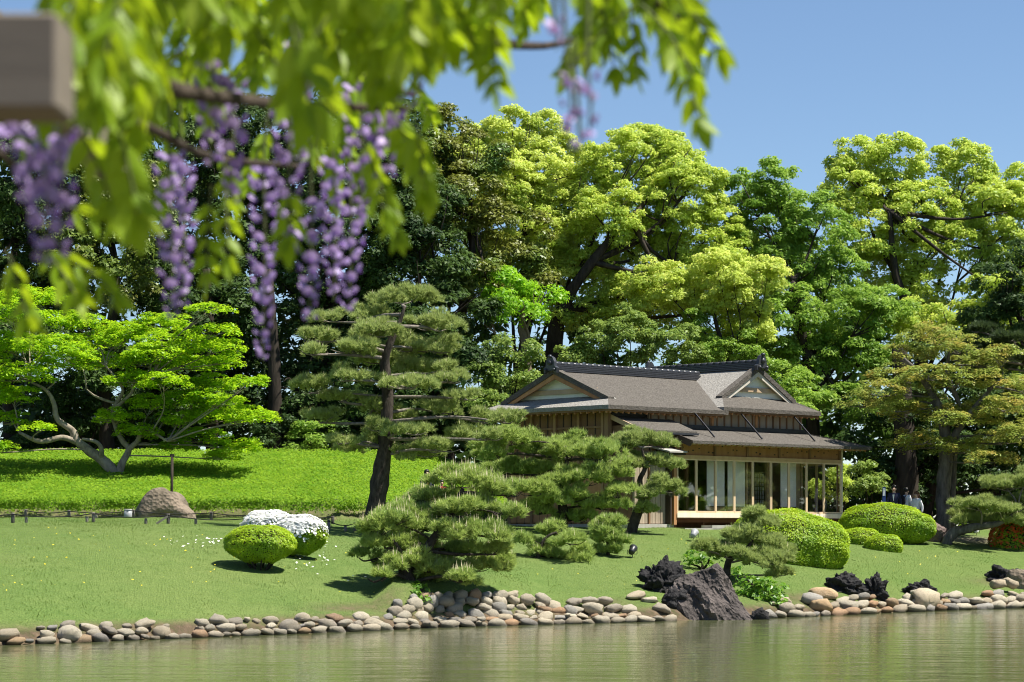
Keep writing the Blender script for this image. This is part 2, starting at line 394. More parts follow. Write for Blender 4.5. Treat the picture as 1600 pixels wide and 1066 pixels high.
def pblobs(lst, Y0, g, dep=.9, flat=1.0, yslope=0.0, dj=.6):
    """(px, py, r[, r2]) seen at distance Y0 -> blobs in metres"""
    out = []; ym = sum(b[1] for b in lst)/len(lst)
    for b in lst:
        Yd = Y0+g.uniform(-dj, dj)*b[2]/ppm(Y0)-(b[1]-ym)/ppm(Y0)*yslope
        r = b[2]/ppm(Yd); r2 = (b[3]/ppm(Yd) if len(b) > 3 else r*flat)
        out.append((at(b[0], b[1], Yd), r, r*dep, r2))
    return out

def rel(o, root_loc):            # world-space meshes under a root that sits elsewhere
    o.matrix_parent_inverse = Matrix.Translation(-Vector(root_loc))

def broad_tree(name, label, group, Y0, blobs, mat_, base, seed, bark='bark_dark', trunk=None, r0=.35, limbs=8, dj=.8, L=.17, Wd=.11, sub=(.45,.8), cover=2.0, flat=.9, yslope=.4, **kw):
    kw.setdefault('tri', True); kw.setdefault('spread', 2.0); cover *= 1.9
    g = np.random.default_rng(seed)
    B = pblobs(blobs, Y0, g, .9, flat, yslope, dj)
    root = empty(name, base, label, 'tree', group)
    if trunk is None:
        top = sum((b[0] for b in B), Vector())/len(B); base_v = Vector(base)
        trunk = [base_v-Vector((0,0,.3)), base_v.lerp(top, .35)+Vector((g.uniform(-.4,.4), 0, 0)), base_v.lerp(top, .75)+Vector((g.uniform(-.5,.5), 0, 0)), top]
    bm = bmesh.new(); n = len(trunk)
    tube(bm, trunk, [r0*(1-.75*i/(n-1)) for i in range(n)], 9, .25, 5, seed)
    order = sorted(B, key=lambda b: -b[1])[:limbs]
    for b in order:
        k = 1+int(g.integers(0, max(1, n-1))); k = min(k, n-1)
        s = Vector(trunk[k]); e = b[0]+Vector((0, -b[2]*.55, 0))
        m_ = s.lerp(e, .5)+Vector((g.uniform(-.4,.4), g.uniform(-.3,.3), -.15*(e-s).length*.4))
        tube(bm, [s, m_, e], [r0*.30, r0*.17, r0*.05], 6, .2, 4, seed)
        for q in range(3):
            e2 = e+Vector((g.uniform(-1,1)*b[1]*.8, -g.uniform(.1,.5)*b[2], g.uniform(-.1,.8)*b[3])); tube(bm, [m_.lerp(e, .6), m_.lerp(e2, .75), e2], [r0*.11, r0*.07, r0*.02], 5, 0, 3)
    o = from_bm('trunk', bm, M[bark], root, True); rel(o, base)
    c, _ = crown('crown', B, M[mat_], root, L, Wd, sub, cover, seed, **kw); rel(c, base)
    return root

def needle_pad(pad, m, seed, nn=18, nl=.15, dens=46, wid=.011, zmin=-.35, candles=.2, clen=(.08,.2), fill=1.4):
    nl *= 1.25; nn = int(nn*1.6); dens *= .62
    g = np.random.default_rng(seed); c, rx, ry, rz = pad
    rl = min(.26, rx*.62); m_n = max(3, int(fill*rx*ry/(rl*rl))); a_ = g.uniform(0, 2*PI, m_n); q_ = np.sqrt(g.uniform(0, 1, m_n))
    lx, ly = q_*np.cos(a_), q_*np.sin(a_); lz = np.sqrt(np.clip(1-q_*q_, 0, 1))*g.uniform(-.25, 1.0, m_n)
    lc = np.array(c[:])+np.stack([lx*(rx-rl*.5), ly*(ry-rl*.5), lz*max(.02, rz-rl*.3)], -1)+g.normal(size=(m_n, 3))*np.array([.05, .05, .07]); lr = rl*g.uniform(.65, 1.15, m_n)
    k1 = max(5, int(4*PI*rl*rl*.8*dens)); k = k1*m_n; jj = np.repeat(np.arange(m_n), k1); d = sphere_dirs(k, g, zmin)
    p = lc[jj]+d*(lr[jj]*g.uniform(.7, 1.05, k))[:, None]*np.array([1, 1, .62]); rx = ry = rz = 1.0
    nrm = unit(d/np.array([rx, ry, rz])); ax = unit(nrm*.55+np.array([0,0,.75])+g.normal(size=(k,3))*.28)
    ii = np.repeat(np.arange(k), nn); K = len(ii)
    r = g.normal(size=(K,3)); per = unit(r-np.sum(r*ax[ii], -1, keepdims=True)*ax[ii])
    spread = g.uniform(.25, 1.25, K)[:, None]
    dr = unit(ax[ii]+per*spread); ln = (nl*g.uniform(.7,1.2,K))[:, None]
    b = p[ii]+ax[ii]*g.uniform(-.05,.03,K)[:, None]; tip = b+dr*ln
    s = unit(np.cross(dr, g.normal(size=(K,3))))*wid
    v = np.stack([b-s, b+s, tip], 1).reshape(-1, 3); f = np.arange(K*3).reshape(-1, 3); mi = np.zeros(K, int)
    # upright candles
    cd = (d[:,2] > .15) & (g.uniform(size=k) < candles)
    q = p[cd]; n2 = len(q)
    if n2:
        h = g.uniform(*clen, n2); t = np.stack([g.normal(size=n2)*.02, g.normal(size=n2)*.02, h+.08], -1); w = .012
        o3 = [np.array([w,0,0]), np.array([-w*.5,w*.87,0]), np.array([-w*.5,-w*.87,0])]
        tv = np.stack([q+o3[0], q+o3[1], q+o3[2], q+t], 1).reshape(-1, 3); o0 = len(v)
        a = np.arange(n2)*4+o0
        tf = np.concatenate([np.stack([a, a+1, a+3], -1), np.stack([a+1, a+2, a+3], -1), np.stack([a+2, a, a+3], -1)])
        v = np.concatenate([v, tv]); f = np.concatenate([f, tf]); mi = np.concatenate([mi, np.ones(len(tf), int)])
    return np_mesh('needles', v, f, [m, M['candle']], mi)

def pine(label, base, Y0, pads, trunk, rad, mat_, seed, cat='tree', group=None, dj=1.0, dep=.95, bark='bark_pine', limb='bark_limb', twigs=True, limb_r=.05, **kw):
    g = np.random.default_rng(seed); root = empty('pine_tree', base, label, cat, group)
    bm = bmesh.new(); tube(bm, trunk, rad, 10, .3, 5, seed); o = from_bm('trunk', bm, M[bark], root, True); rel(o, base)
    tp, _ = spline(trunk, rad, 6)
    for i, (px, py, rx, ry) in enumerate(pads):
        Yd = Y0+g.uniform(-dj, dj)-(py-sum(p[1] for p in pads)/len(pads))/ppm(Y0)*.35
        c = at(px, py, Yd); r = rx/ppm(Yd); rz = ry/ppm(Yd)
        o = mesh_obj('needles', needle_pad((c, r, r*dep, rz), M[mat_], seed*100+i, **kw), root); rel(o, base)
        # a limb to every pad
        lo = c-Vector((0, 0, rz*.35)); cand = [p for p in tp if p.z < lo.z+.1] or tp[:1]
        s = min(cand, key=lambda p: (p-lo).length+abs(p.z-lo.z)*.4)
        mid = s.lerp(lo, .55)+Vector((g.uniform(-.15,.15), g.uniform(-.15,.15), g.uniform(-.05,.18)))
        bm = bmesh.new(); lr = limb_r*g.uniform(.7, 1.3); tube(bm, [s, mid, lo], [lr, lr*.75, lr*.4], 6, .2, 4, i)
        for q in range(4 if twigs else 2):
            e = c+Vector((g.uniform(-.8,.8)*r, g.uniform(-.8,.6)*r*dep, g.uniform(-.3,.25)*rz))
            tube(bm, [mid.lerp(lo, g.uniform(.4,1)), lo.lerp(e, .5)-Vector((0,0,.05)), e], [lr*.42, lr*.3, lr*.14], 5, 0, 3)
        o = from_bm('limb', bm, M[limb], root, True); rel(o, base)
    return root
# ------------------------------------------------------------------ the teahouse
def shingle_mat(name, a, b, c):
    t = NT(name); v = t.pos(True)
    n = t.noise(2.2, 5, .65, v); f = t.noise(15, 5, .8, v); st = t.noise(9, 4, .7, t.pos(True, (1, 1, 6)))
    col = t.ramp(n, [(.3, a), (.7, b)]); col = t.mix(.72, col, t.ramp(f, [(.36, a), (.5, b), (.64, c)]))
    col = t.mix(.3, col, t.ramp(st, [(.35, a), (.65, c)]))
    h = t.n('ShaderNodeMath', operation='ADD'); t.l(f, h.inputs[0]); t.l(st, h.inputs[1])
    t.bump(h.outputs[0], 1, .06); return t.base(col, .9, .2)
M['bark_shingle'] = shingle_mat('bark_shingle', (.062,.055,.047), (.122,.109,.093), (.235,.213,.184))
M['bark_shingle_pale'] = shingle_mat('bright_side_shingle', (.17,.158,.14), (.34,.32,.285), (.52,.50,.455))  # lighter copy for the left-facing slopes, their brightness put into the colour
M['tile_black'] = plain('black_roof_tile', (.035,.037,.043), .38, .5, 0, .3, 12)
M['wood_brown'] = wood_mat('brown_cedar', (.14,.078,.04), (.25,.145,.077))
M['wood_orange'] = wood_mat('orange_cedar', (.30,.145,.062), (.44,.235,.11))
M['wood_tan'] = wood_mat('tan_timber', (.36,.25,.15), (.50,.37,.24))
M['wood_cream'] = wood_mat('cream_timber', (.62,.53,.40), (.76,.68,.54))
M['wood_grey'] = wood_mat('grey_board', (.29,.23,.165), (.42,.345,.26), 5)
M['wood_pale'] = wood_mat('pale_grey_timber', (.38,.34,.28), (.52,.48,.41))
M['wood_honey_dark'] = wood_mat('brown_honey_board', (.155,.078,.036), (.25,.135,.065))
M['wood_honey2'] = wood_mat('warm_timber', (.42,.27,.14), (.56,.38,.22))
M['wood_frame'] = wood_mat('window_frame_timber', (.56,.41,.25), (.70,.54,.36))
M['wood_honey'] = wood_mat('honey_timber', (.25,.14,.07), (.36,.225,.12))
M['wood_dark'] = wood_mat('dark_timber', (.03,.022,.016), (.07,.052,.038))
M['plaster'] = plain('pale_plaster', (.74,.74,.65), .9, .2, 0, .05)
M['paper'] = plain('screen_paper', (.86,.88,.90), .9, .2, 0, .03)
M['black_metal'] = plain('black_metal', (.014,.014,.016), .45, .5)
M['concrete'] = plain('pale_stone_base', (.38,.36,.32), .9, .2, 0, .18, 4)
M['tatami'] = plain('straw_floor', (.36,.31,.22), .9, .2)
M['red_wood'] = wood_mat('worn_red_board', (.10,.032,.018), (.19,.065,.035))
def glass_mat():
    t = NT('window_glass'); tr = t.n('ShaderNodeBsdfTransparent'); tr.inputs[0].default_value = (.97,.98,.975,1)
    gl = t.n('ShaderNodeBsdfGlossy'); gl.inputs['Roughness'].default_value = .02
    lw = t.n('ShaderNodeLayerWeight'); lw.inputs[0].default_value = .5
    pw = t.n('ShaderNodeMath', operation='POWER'); t.l(lw.outputs['Facing'], pw.inputs[0]); pw.inputs[1].default_value = 4.0
    ad = t.n('ShaderNodeMath', operation='MULTIPLY_ADD', use_clamp=True); t.l(pw.outputs[0], ad.inputs[0]); ad.inputs[1].default_value = .9; ad.inputs[2].default_value = .10
    mx = t.n('ShaderNodeMixShader'); t.l(ad.outputs[0], mx.inputs[0]); t.l(tr.outputs[0], mx.inputs[1]); t.l(gl.outputs[0], mx.inputs[2])
    t.l(mx.outputs[0], t.out.inputs[0]); return t.m
M['glass'] = glass_mat()

Z0 = 2.50
HA = math.atan2(.694, .72)
house = empty('teahouse', (5.646, 83.0, Z0), 'single storey wooden Japanese teahouse with grey bark roofs and long glazed veranda', 'teahouse', None, HA)
def L3(u, w, z): return Vector((u, -w, z-Z0))
def hb(bm, u0, u1, w0, w1, z0, z1): box(bm, min(u0,u1), max(u0,u1), min(-w0,-w1), max(-w0,-w1), z0-Z0, z1-Z0)
def hpart(name, m, boxes=None, parent=None, bars=None, label=None, kind=None):
    bm = bmesh.new()
    for b in boxes or []: hb(bm, *b)
    for b in bars or []: bar(bm, L3(*b[0]), L3(*b[1]), b[2], b[3])
    o = from_bm(name, bm, M[m], parent or house)
    if label: o['label'] = label
    if kind: o['kind'] = kind
    return o
def hroof(name, m, pts, th=.13, parent=None, label=None):
    bm = bmesh.new(); prism(bm, [L3(*p) for p in pts], th)
    bmesh.ops.recalc_face_normals(bm, faces=bm.faces[:])
    o = from_bm(name, bm, M[m], parent or house)
    if label: o['label'] = label
    return o

# bases and walls
hpart('stone_base', 'concrete', [(-2.15,-.02,-.10,-1.3,2.2,2.64), (-2.15,-1.95,-1.3,-6.3,2.2,2.64), (-.4,9.3,.75,.35,2.3,2.50)])
wl = hpart('wall', 'wood_honey_dark', [(-2.05,-1.93,-1.36,-6.2,2.64,6.62)], label='brown cedar gable wall under the left roof')
for i in range(13):                                                     # battens over the gable wall, thick posts every third
    w_ = -1.5-i*.385
    if i % 3 == 0: hpart('post', 'wood_honey', [(-2.12,-2.0,w_+.06,w_-.06,2.64,6.55)], wl)
    else: hpart('batten', 'wood_dark', [(-2.075,-2.045,w_+.016,w_-.016,2.64,6.5)], wl)
hpart('rail', 'wood_brown', [(-2.11,-2.045,-1.4,-6.2,5.28,5.40)], wl)
hpart('rail', 'wood_brown', [(-2.11,-2.045,-1.4,-6.2,5.93,6.0)], wl)
hpart('orange_panel', 'wood_orange', [(-2.075,-2.045,-1.6,-6.1,2.7,4.45)], wl)
hpart('post', 'wood_honey', [(-2.14,-1.96,-1.20,-1.38,2.64,6.55)])
# front wall of the left part
wf = hpart('wall', 'wood_brown', [(-1.95,0.0,-1.26,-1.34,2.64,6.62)], label='brown front wall under the small lean-to roof')
# projecting bay clad in vertical planks, with lean-to roof
bay = hpart('plank_wall', 'wood_grey', [(-1.86,-.16,-.26,-.34,2.64,5.1)], label='weathered vertical plank wall left of the glazing')
u_ = -1.86; k = 0
while u_ < -.2:
    wd = .118; hpart('plank', 'wood_grey', [(u_+.004, min(u_+wd, -.17), -.225-.008*(k % 2), -.262, 2.66, 5.08)], bay); u_ += wd+.012; k += 1
hpart('post', 'wood_brown', [(-1.19,-1.12,-.18,-.235,2.64,5.1)], bay)
hpart('wall', 'wood_brown', [(-1.9,.55,-.30,-.42,5.1,5.78), (-1.9,-1.82,-.34,-1.3,2.64,6.0)], label='brown boards above the plank wall')
for q in range(7): hpart('batten', 'wood_dark', [(-1.78+q*.36, -1.74+q*.36, -.27, -.31, 5.15, 5.75)])
hpart('corner_post', 'wood_orange', [(-.155,-.02,.03,-.30,2.62,5.15)], label='orange corner post beside the glazing')
hpart('corner_post', 'wood_dark', [(-.30,-.24,.0,-.24,2.64,5.1)])
hroof('lean_to_roof', 'bark_shingle', [(-1.95,.2,5.83), (.83,.2,5.83), (.83,-1.3,6.40), (-1.95,-1.3,6.40)], .10, label='small lean-to bark roof over the planked bay')
hpart('ridge_board', 'tile_black', [(-2.0,.6,-1.12,-1.28,6.34,6.50)])
hpart('verge_board', 'wood_tan', None, None, [((-1.99,.18,5.77), (-1.99,-1.28,6.33), .05, .16)])
hpart('gutter', 'tile_black', [(-1.98,.86,.20,.26,5.70,5.765)])
hroof('small_canopy', 'concrete', [(-.95,.55,5.12), (-.05,.55,5.12), (-.05,-.25,5.28), (-.95,-.25,5.28)], .05, label='thin pale canopy at the left end of the veranda')
hpart('canopy_board', 'wood_dark', [(-.9,-.02,.45,-.2,5.0,5.065)])
hpart('canopy_board', 'wood_dark', None, None, [((-.10,.75,5.40), (-.10,-.95,5.99), .06, .22)])

# veranda: floor, joists, glazing
hpart('veranda_floor', 'wood_tan', [(-.0,8.96,-.06,-.98,2.86,2.94)])
hpart('edge_beam', 'wood_brown', [(-.02,9.04,.03,-.05,2.835,2.865)])
hpart('edge_beam', 'red_wood', [(.0,8.98,-.16,-.26,2.70,2.832)])
for i in range(7): hpart('floor_post', 'red_wood', [(.05+i*1.47, .15+i*1.47, -.14, -.24, 2.42, 2.698)])
hpart('underfloor_board', 'red_wood', [(.1,8.9,-.55,-.6,2.42,2.80)])
hpart('sill', 'wood_cream', [(-.02,9.04,.065,-.045,2.868,3.03)])
hpart('head_beam', 'wood_honey2', [(-.02,9.04,.05,-.07,4.90,5.02)])
hpart('ranma_board', 'wood_orange', [(-.02,9.0,-.02,-.05,5.02,5.53)], label='carved orange board band under the veranda eave')
for i in range(6): hpart('strut_post', 'wood_brown', [(.2+i*1.74, .30+i*1.74, .03, -.018, 5.022, 5.50)])
rr_ = random.Random(3)
for i in range(34):                                                    # knots of the carved band
    u_ = .35+i*.255+rr_.uniform(-.06,.06); z_ = rr_.uniform(5.10,5.40)
    hpart('knot', 'wood_dark', [(u_, u_+rr_.uniform(.04,.09), -.012, -.022, z_, z_+rr_.uniform(.03,.06))])
def sliding_window(u0, u1, side=False):
    bm = bmesh.new(); s = .048
    def b(a0, a1, z0, z1, d0=.03, d1=-.02):
        if side: hb(bm, 9.0+d0-.01, 9.0+d1-.01, a0, a1, z0, z1)
        else: hb(bm, a0, a1, d0, d1, z0, z1)
    b(u0+.002, u0+.002+s, 3.032, 4.898); b(u1-.002-s, u1-.002, 3.032, 4.898)
    b(u0+.002+s, u1-.002-s, 3.032, 3.10); b(u0+.002+s, u1-.002-s, 4.85, 4.898)
    fr = from_bm('sliding_window', bm, M['wood_frame'], house)
    bm = bmesh.new(); b(u0+.05, u1-.05, 3.10, 4.85, .008, .002); from_bm('pane', bm, M['glass'], fr)
for i in range(9): sliding_window(i*1.0+.01, i*1.0+1.005)
for i in range(4): sliding_window(-.12-1.0*(i+1), -.12-1.0*i, True)
hpart('corner_post', 'wood_cream', [(9.008,9.06,.06,-.045,3.032,5.40)])
hpart('corner_post', 'wood_orange', [(8.93,8.97,-.06,-.10,2.94,5.3)])
hpart('side_sill', 'wood_cream', [(8.93,9.04,-.05,-4.9,2.868,3.03)]); hpart('side_head', 'wood_tan', [(8.93,9.04,-.05,-4.9,4.90,5.02)])
hpart('side_board', 'wood_orange', [(8.98,9.0,-.05,-4.9,5.02,5.53)])
hpart('veranda_floor', 'wood_tan', [(8.0,8.95,-1.0,-4.9,2.86,2.94)])
# inner room behind the veranda
hpart('room_floor', 'tatami', [(-1.9,8.0,-1.05,-6.1,2.86,2.95)])
hpart('room_ceiling', 'wood_tan', [(-1.9,8.9,-.1,-6.1,5.55,5.60)])
hpart('back_wall', 'wood_brown', [(-1.9,8.0,-6.1,-6.2,2.5,6.6)])
hpart('end_wall', 'wood_brown', [(-1.9,0,-1.30,-1.34,2.7,5.4)])
for a0, a1 in ((2.29,3.215), (3.40,4.32), (6.32,7.19)):
    s_ = hpart('paper_screen', 'paper', [(a0,a1,-.62,-.65,3.28,4.98)])
    hpart('skirting_panel', 'wood_tan', [(a0,a1,-.61,-.65,2.95,3.24)], s_)
    hpart('screen_rail', 'wood_dark', [(a0,a1,-.60,-.65,3.24,3.28)], s_)
for a in (.05, 1.6, 4.82, 5.12, 6.0, 7.92):
    hpart('inner_post', 'wood_tan' if a > 4 else 'wood_brown', [(a, a+.11, -.98, -1.10, 2.94, 5.54)])
hpart('inner_panel', 'wood_tan', [(7.66,7.90,-1.03,-1.07,2.95,5.0)])
hpart('inner_lintel', 'wood_brown', [(0,8.0,-1.0,-1.09,5.0,5.12)])
hpart('inner_wall', 'wood_tan', [(7.93,8.0,-1.12,-6.09,2.95,5.54)])
# lattice screens at the back of the room, seen through the open bay
for a0 in (6.9, 8.2-.35):
    pass
for a0, a1 in ((6.25,6.95), (7.05,7.72)):
    ls = hpart('lattice_screen', 'paper', [(a0,a1,-2.60,-2.62,3.25,4.55)])
    for q in range(6): hpart('lattice_bar', 'wood_dark', [(a0+(a1-a0)*q/5-.012, a0+(a1-a0)*q/5+.012, -2.575, -2.598, 3.25, 4.55)], ls)
    for q in range(9): hpart('lattice_bar', 'wood_dark', [(a0, a1, -2.571, -2.574, 3.25+q*.16, 3.27+q*.16)], ls)
hpart('stepping_stone', 'concrete', [(1.0,2.1,.75,.25,2.35,2.60)])

# lower veranda roof
lo = hroof('veranda_roof', 'bark_shingle', [(-.05,.8,5.49), (9.8,.8,5.49), (8.05,-.96,6.0), (-.05,-.96,6.0)], .10, label='low bark shingle roof over the glazed veranda')
hroof('roof_side', 'bark_shingle', [(9.8,.8,5.49), (9.8,-6.0,5.49), (8.05,-6.0,6.0), (8.05,-.96,6.0)], .10, lo)
hpart('hip_ridge', 'bark_shingle', None, lo, [((9.82,.82,5.475), (8.02,-.99,6.0), .14, .06)])
hpart('fascia', 'wood_tan', [(-.05,9.72,.62,.58,5.36,5.42)], lo)
hpart('fascia', 'wood_tan', [(9.56,9.60,.58,-5.9,5.36,5.42)], lo)
for i in range(33): hpart('rafter', 'wood_orange', None, lo, [((.05+i*.3,.66,5.36), (.05+i*.3,-.10,5.60), .05, .06)])
hpart('verge_board', 'wood_dark', None, lo, [((-.075,.78,5.40), (-.075,-.95,5.93), .05, .12)])

# upper wall with its boards and battens
up = hpart('upper_wall', 'wood_grey', [(-.3,8.0,-1.0,-1.1,5.85,6.75), (7.9,8.0,-1.1,-6.0,5.85,6.75)], label='grey boarded band of wall between the two roofs')
for i in range(22): hpart('batten', 'wood_brown', [(-.25+i*.385,-.20+i*.385,-.96,-.998,6.12,6.72)], up)
for a in (2.9, 5.3): hpart('post', 'wood_orange', [(a, a+.12, -.95, -.998, 6.1, 6.74)], up)
hpart('flashing', 'tile_black', [(-.3,8.1,-.86,-.998,5.99,6.13)], up); hpart('flashing', 'tile_black', [(8.003,8.12,-.998,-6.0,5.99,6.13)], up)

# left roof with its gable
EZ, RZ, RW, EF, EB, EU, GU = 6.66, 8.0, -3.75, -.5, -7.0, -2.85, -2.2
pt = (RZ-EZ)/(EF-RW); hz = EZ+pt*.65
main = hroof('main_roof', 'bark_shingle', [(EU,EF,EZ), (3.3,EF,EZ), (6.2,RW,RZ), (GU,RW,RZ), (GU,EF-.65,hz)], .14, label='long grey bark roof slope with black ridge')
hroof('back_slope', 'bark_shingle', [(EU,EB,EZ), (GU,EB+.65,hz), (GU,RW,RZ), (6.2,RW,RZ), (6.2,EB,EZ)], .14, main)
hroof('roof_skirt', 'bark_shingle_pale', [(EU,EF,EZ), (GU,EF-.65,hz), (-1.6,EF-1.3,hz+.20), (-1.6,EB+1.3,hz+.20), (GU,EB+.65,hz), (EU,EB,EZ)], .14, main, 'pale skirt roof below the left gable')
hpart('eave_layer', 'wood_brown', [(EU+.06,3.2,EF-.05,EF-.4,EZ-.20,EZ-.135), (EU+.06,EU+.4,EF-.4,EB+.05,EZ-.20,EZ-.135)], main)
for i in range(20): hpart('rafter', 'wood_orange', None, main, [((EU+.2+i*.3,EF-.08,EZ-.24), (EU+.2+i*.3,-1.3,EZ+.02), .05, .07)])
for i in range(21): hpart('rafter', 'wood_orange', None, main, [((EU+.08,EF-.2-i*.3,EZ-.24), (-2.0,EF-.2-i*.3,EZ+.02), .05, .07)])
def gable(axis, apex, base1, base2, inset, parent, wallm, boardm, th=.09):
    """bargeboards, plaster wall and tie beam; axis = outward normal in (u, w)"""
    n = Vector((axis[0], -axis[1], 0)); a = L3(*apex); p = L3(*base1); q = L3(*base2)
    up_ = Vector((0,0,.0))
    for e in (p, q):
        bm = bmesh.new(); dz = Vector((0,0,-.26)); ex = (e-a)*.02
        extrude_poly(bm, [a-Vector((0,0,.13)), e+ex-Vector((0,0,.13)), e+ex+dz*.75-Vector((0,0,.06)), a+dz*.95-Vector((0,0,.06))], -n*.06)
        from_bm('bargeboard', bm, M[boardm], parent)
        bm = bmesh.new()
        extrude_poly(bm, [a+n*.04+Vector((0,0,.07)), e+ex+n*.04+Vector((0,0,.07)), e+ex+n*.04-Vector((0,0,.125)), a+n*.04-Vector((0,0,.125))], -n*.30)
        from_bm('verge_edge', bm, M['bark_shingle'], parent)
    bm = bmesh.new(); extrude_poly(bm, [a-n*inset, p-n*inset, q-n*inset], -n*.08); g = from_bm('gable_wall', bm, M[wallm], parent)
    m1 = a.lerp(p, .70)-n*(inset-.05)-Vector((0,0,.0)); m2 = a.lerp(q, .70)-n*(inset-.05)
    bm = bmesh.new(); bar(bm, m1, m2, .06, .16); from_bm('tie_beam', bm, M['wood_tan'], g)
gable((-1,0), (GU,RW,RZ), (GU,EF-.65,hz), (GU,EB+.65,hz), .34, main, 'plaster', 'wood_orange')
def ridge(p, q, parent, wid=.32, hh=.25):
    p = L3(*p); q = L3(*q); d = (q-p).normalized(); z = Vector((0,0,1))
    for k in range(4):
        bm = bmesh.new(); ww = wid-.045*k; h0 = -.04+k*hh/4
        bar(bm, p+z*(h0+hh/8), q+z*(h0+hh/8), ww, hh/4-.014); from_bm('ridge_course', bm, M['tile_black'], parent)
    n = int((q-p).length/.30)
    for i in range(n):
        a = p.lerp(q, i/n); b = p.lerp(q, (i+.985)/n); bm = bmesh.new()
        tube(bm, [a+z*(hh-.02), b+z*(hh-.02)], [.080,.084], 8, 0, 0); from_bm('ridge_tile', bm, M['tile_black'], parent, True)
def ornament(p, n, parent):
    p = L3(*p); n = Vector((n[0], -n[1], 0)); s = n.cross(Vector((0,0,1))); z = Vector((0,0,1)); bm = bmesh.new()
    prof = [(-.30,-.14),(-.33,.04),(-.22,.10),(-.20,.26),(-.12,.40),(0,.46),(.12,.40),(.20,.26),(.22,.10),(.33,.04),(.30,-.14),(.14,-.05),(-.14,-.05)]
    extrude_poly(bm, [p+s*a+z*b for a, b in prof], n*.13); o = from_bm('ridge_ornament', bm, M['tile_black'], parent)
    for a, b, r in ((0,.22,.10), (-.2,-.02,.06), (.2,-.02,.06), (0,.44,.07)):
        bm = bmesh.new(); tube(bm, [p+s*a+z*b+n*.10, p+s*a+z*b+n*.20], [r, r*.8], 10, 0, 0); from_bm('boss', bm, M['tile_black'], o, True)
ridge((GU-.02,RW,RZ), (5.35,RW,RZ), main); ornament((GU-.06,RW,RZ+.03), (-1,0), main)

# right roof, gable towards the pond
E2, R2, RU, UL, UR, WF, WB, GW = 6.79, 8.33, 5.75, 3.05, 8.5, -.5, -7.2, -1.2
sl = (R2-E2)/(RU-UL); sr = (R2-E2)/(UR-RU); zl = E2+sl*.7; zr = E2+sr*.7
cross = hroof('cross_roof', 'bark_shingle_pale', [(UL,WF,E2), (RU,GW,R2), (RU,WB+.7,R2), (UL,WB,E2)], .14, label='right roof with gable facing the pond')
cross.data.clear_geometry()
bm = bmesh.new(); prism(bm, [L3(*p) for p in [(UL,WF,E2), (UL+.7,GW,zl), (RU,GW,R2), (RU,WB+.7,R2), (UL,WB,E2)]], .14)
bmesh.ops.recalc_face_normals(bm, faces=bm.faces[:]); bm.to_mesh(cross.data); bm.free()
hroof('right_slope', 'bark_shingle', [(UR,WF,E2), (UR,WB,E2), (RU,WB+.7,R2), (RU,GW,R2), (UR-.7,GW,zr)], .14, cross)
hroof('roof_skirt', 'bark_shingle', [(UL,WF,E2), (UR,WF,E2), (UR-.7,GW,zr), (UR-1.4,-1.75,zr+.20), (UL+1.4,-1.75,zl+.20), (UL+.7,GW,zl)], .14, cross, 'grey skirt roof below the pond side gable')
hpart('eave_layer', 'wood_brown', [(UL+.1,UR-.06,WF-.05,WF-.4,E2-.20,E2-.135), (UR-.4,UR-.06,WF-.4,WB+.1,E2-.20,E2-.135)], cross)
for i in range(18): hpart('rafter', 'wood_orange', None, cross, [((UL+.25+i*.3,WF-.08,E2-.24), (UL+.25+i*.3,-1.0,E2-.05), .05, .07)])
gable((0,1), (RU,GW,R2), (UL+.7,GW,zl), (UR-.7,GW,zr), .22, cross, 'plaster', 'wood_pale')
ridge((RU,GW+.02,R2), (RU,-6.45,R2), cross); ornament((RU,GW+.08,R2+.03), (0,1), cross); ornament((RU,-6.5,R2+.03), (0,-1), cross)
for a in (1.55, 4.10, 7.05):                                            # black iron stays between the roofs
    hpart('iron_stay', 'black_metal', None, None, [((a,-.60,6.58), (a+.02,.36,5.66), .045, .045)])
# ------------------------------------------------------------------ woodland and big trees
def gp(px, Y): 
    x = (px-800)/F*Y; return Vector((x, Y, gz(x, Y)))
# far woodland that closes the view between the trees
g = np.random.default_rng(5)
Bw = []; Bm = []
for x in np.arange(-32, 38, 1.9):
    top = float(np.interp(x, [-32,-8,-4,0,3,7,10,14,20,38], [22,22,20,18,16,13,12.5,13,12.5,12]))
    for z in np.arange(1.5, top, 1.9):
        (Bw if x < -2 else Bm).append((Vector((x+g.uniform(-1,1), 121+g.uniform(-3,3), z+1.6+g.uniform(-.6,.6))), 1.9, 1.6, 1.7))
for x in np.arange(-27, 1, 1.0):
    Bw.append((Vector((x, 99+g.uniform(-1,1), gz(x, 99)+.5)), 1.1, .9, 1.1)); Bw.append((Vector((x+.5, 104, gz(x, 104)+1.6)), 1.3, .9, 1.3))
for x in np.arange(10, 26, 1.2):
    for z in (3.2, 4.8, 6.4): Bm.append((Vector((x+g.uniform(-.5,.5), 106+g.uniform(-1.5,1.5), z)), 1.3, 1.1, 1.2))
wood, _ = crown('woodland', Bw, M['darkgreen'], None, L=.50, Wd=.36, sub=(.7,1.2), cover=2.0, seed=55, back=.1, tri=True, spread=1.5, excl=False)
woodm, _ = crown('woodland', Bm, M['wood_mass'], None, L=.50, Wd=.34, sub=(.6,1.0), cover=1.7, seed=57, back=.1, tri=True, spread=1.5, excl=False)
tag(woodm, 'green wood closing the view behind the teahouse and camphors', 'woodland', None, 'stuff')
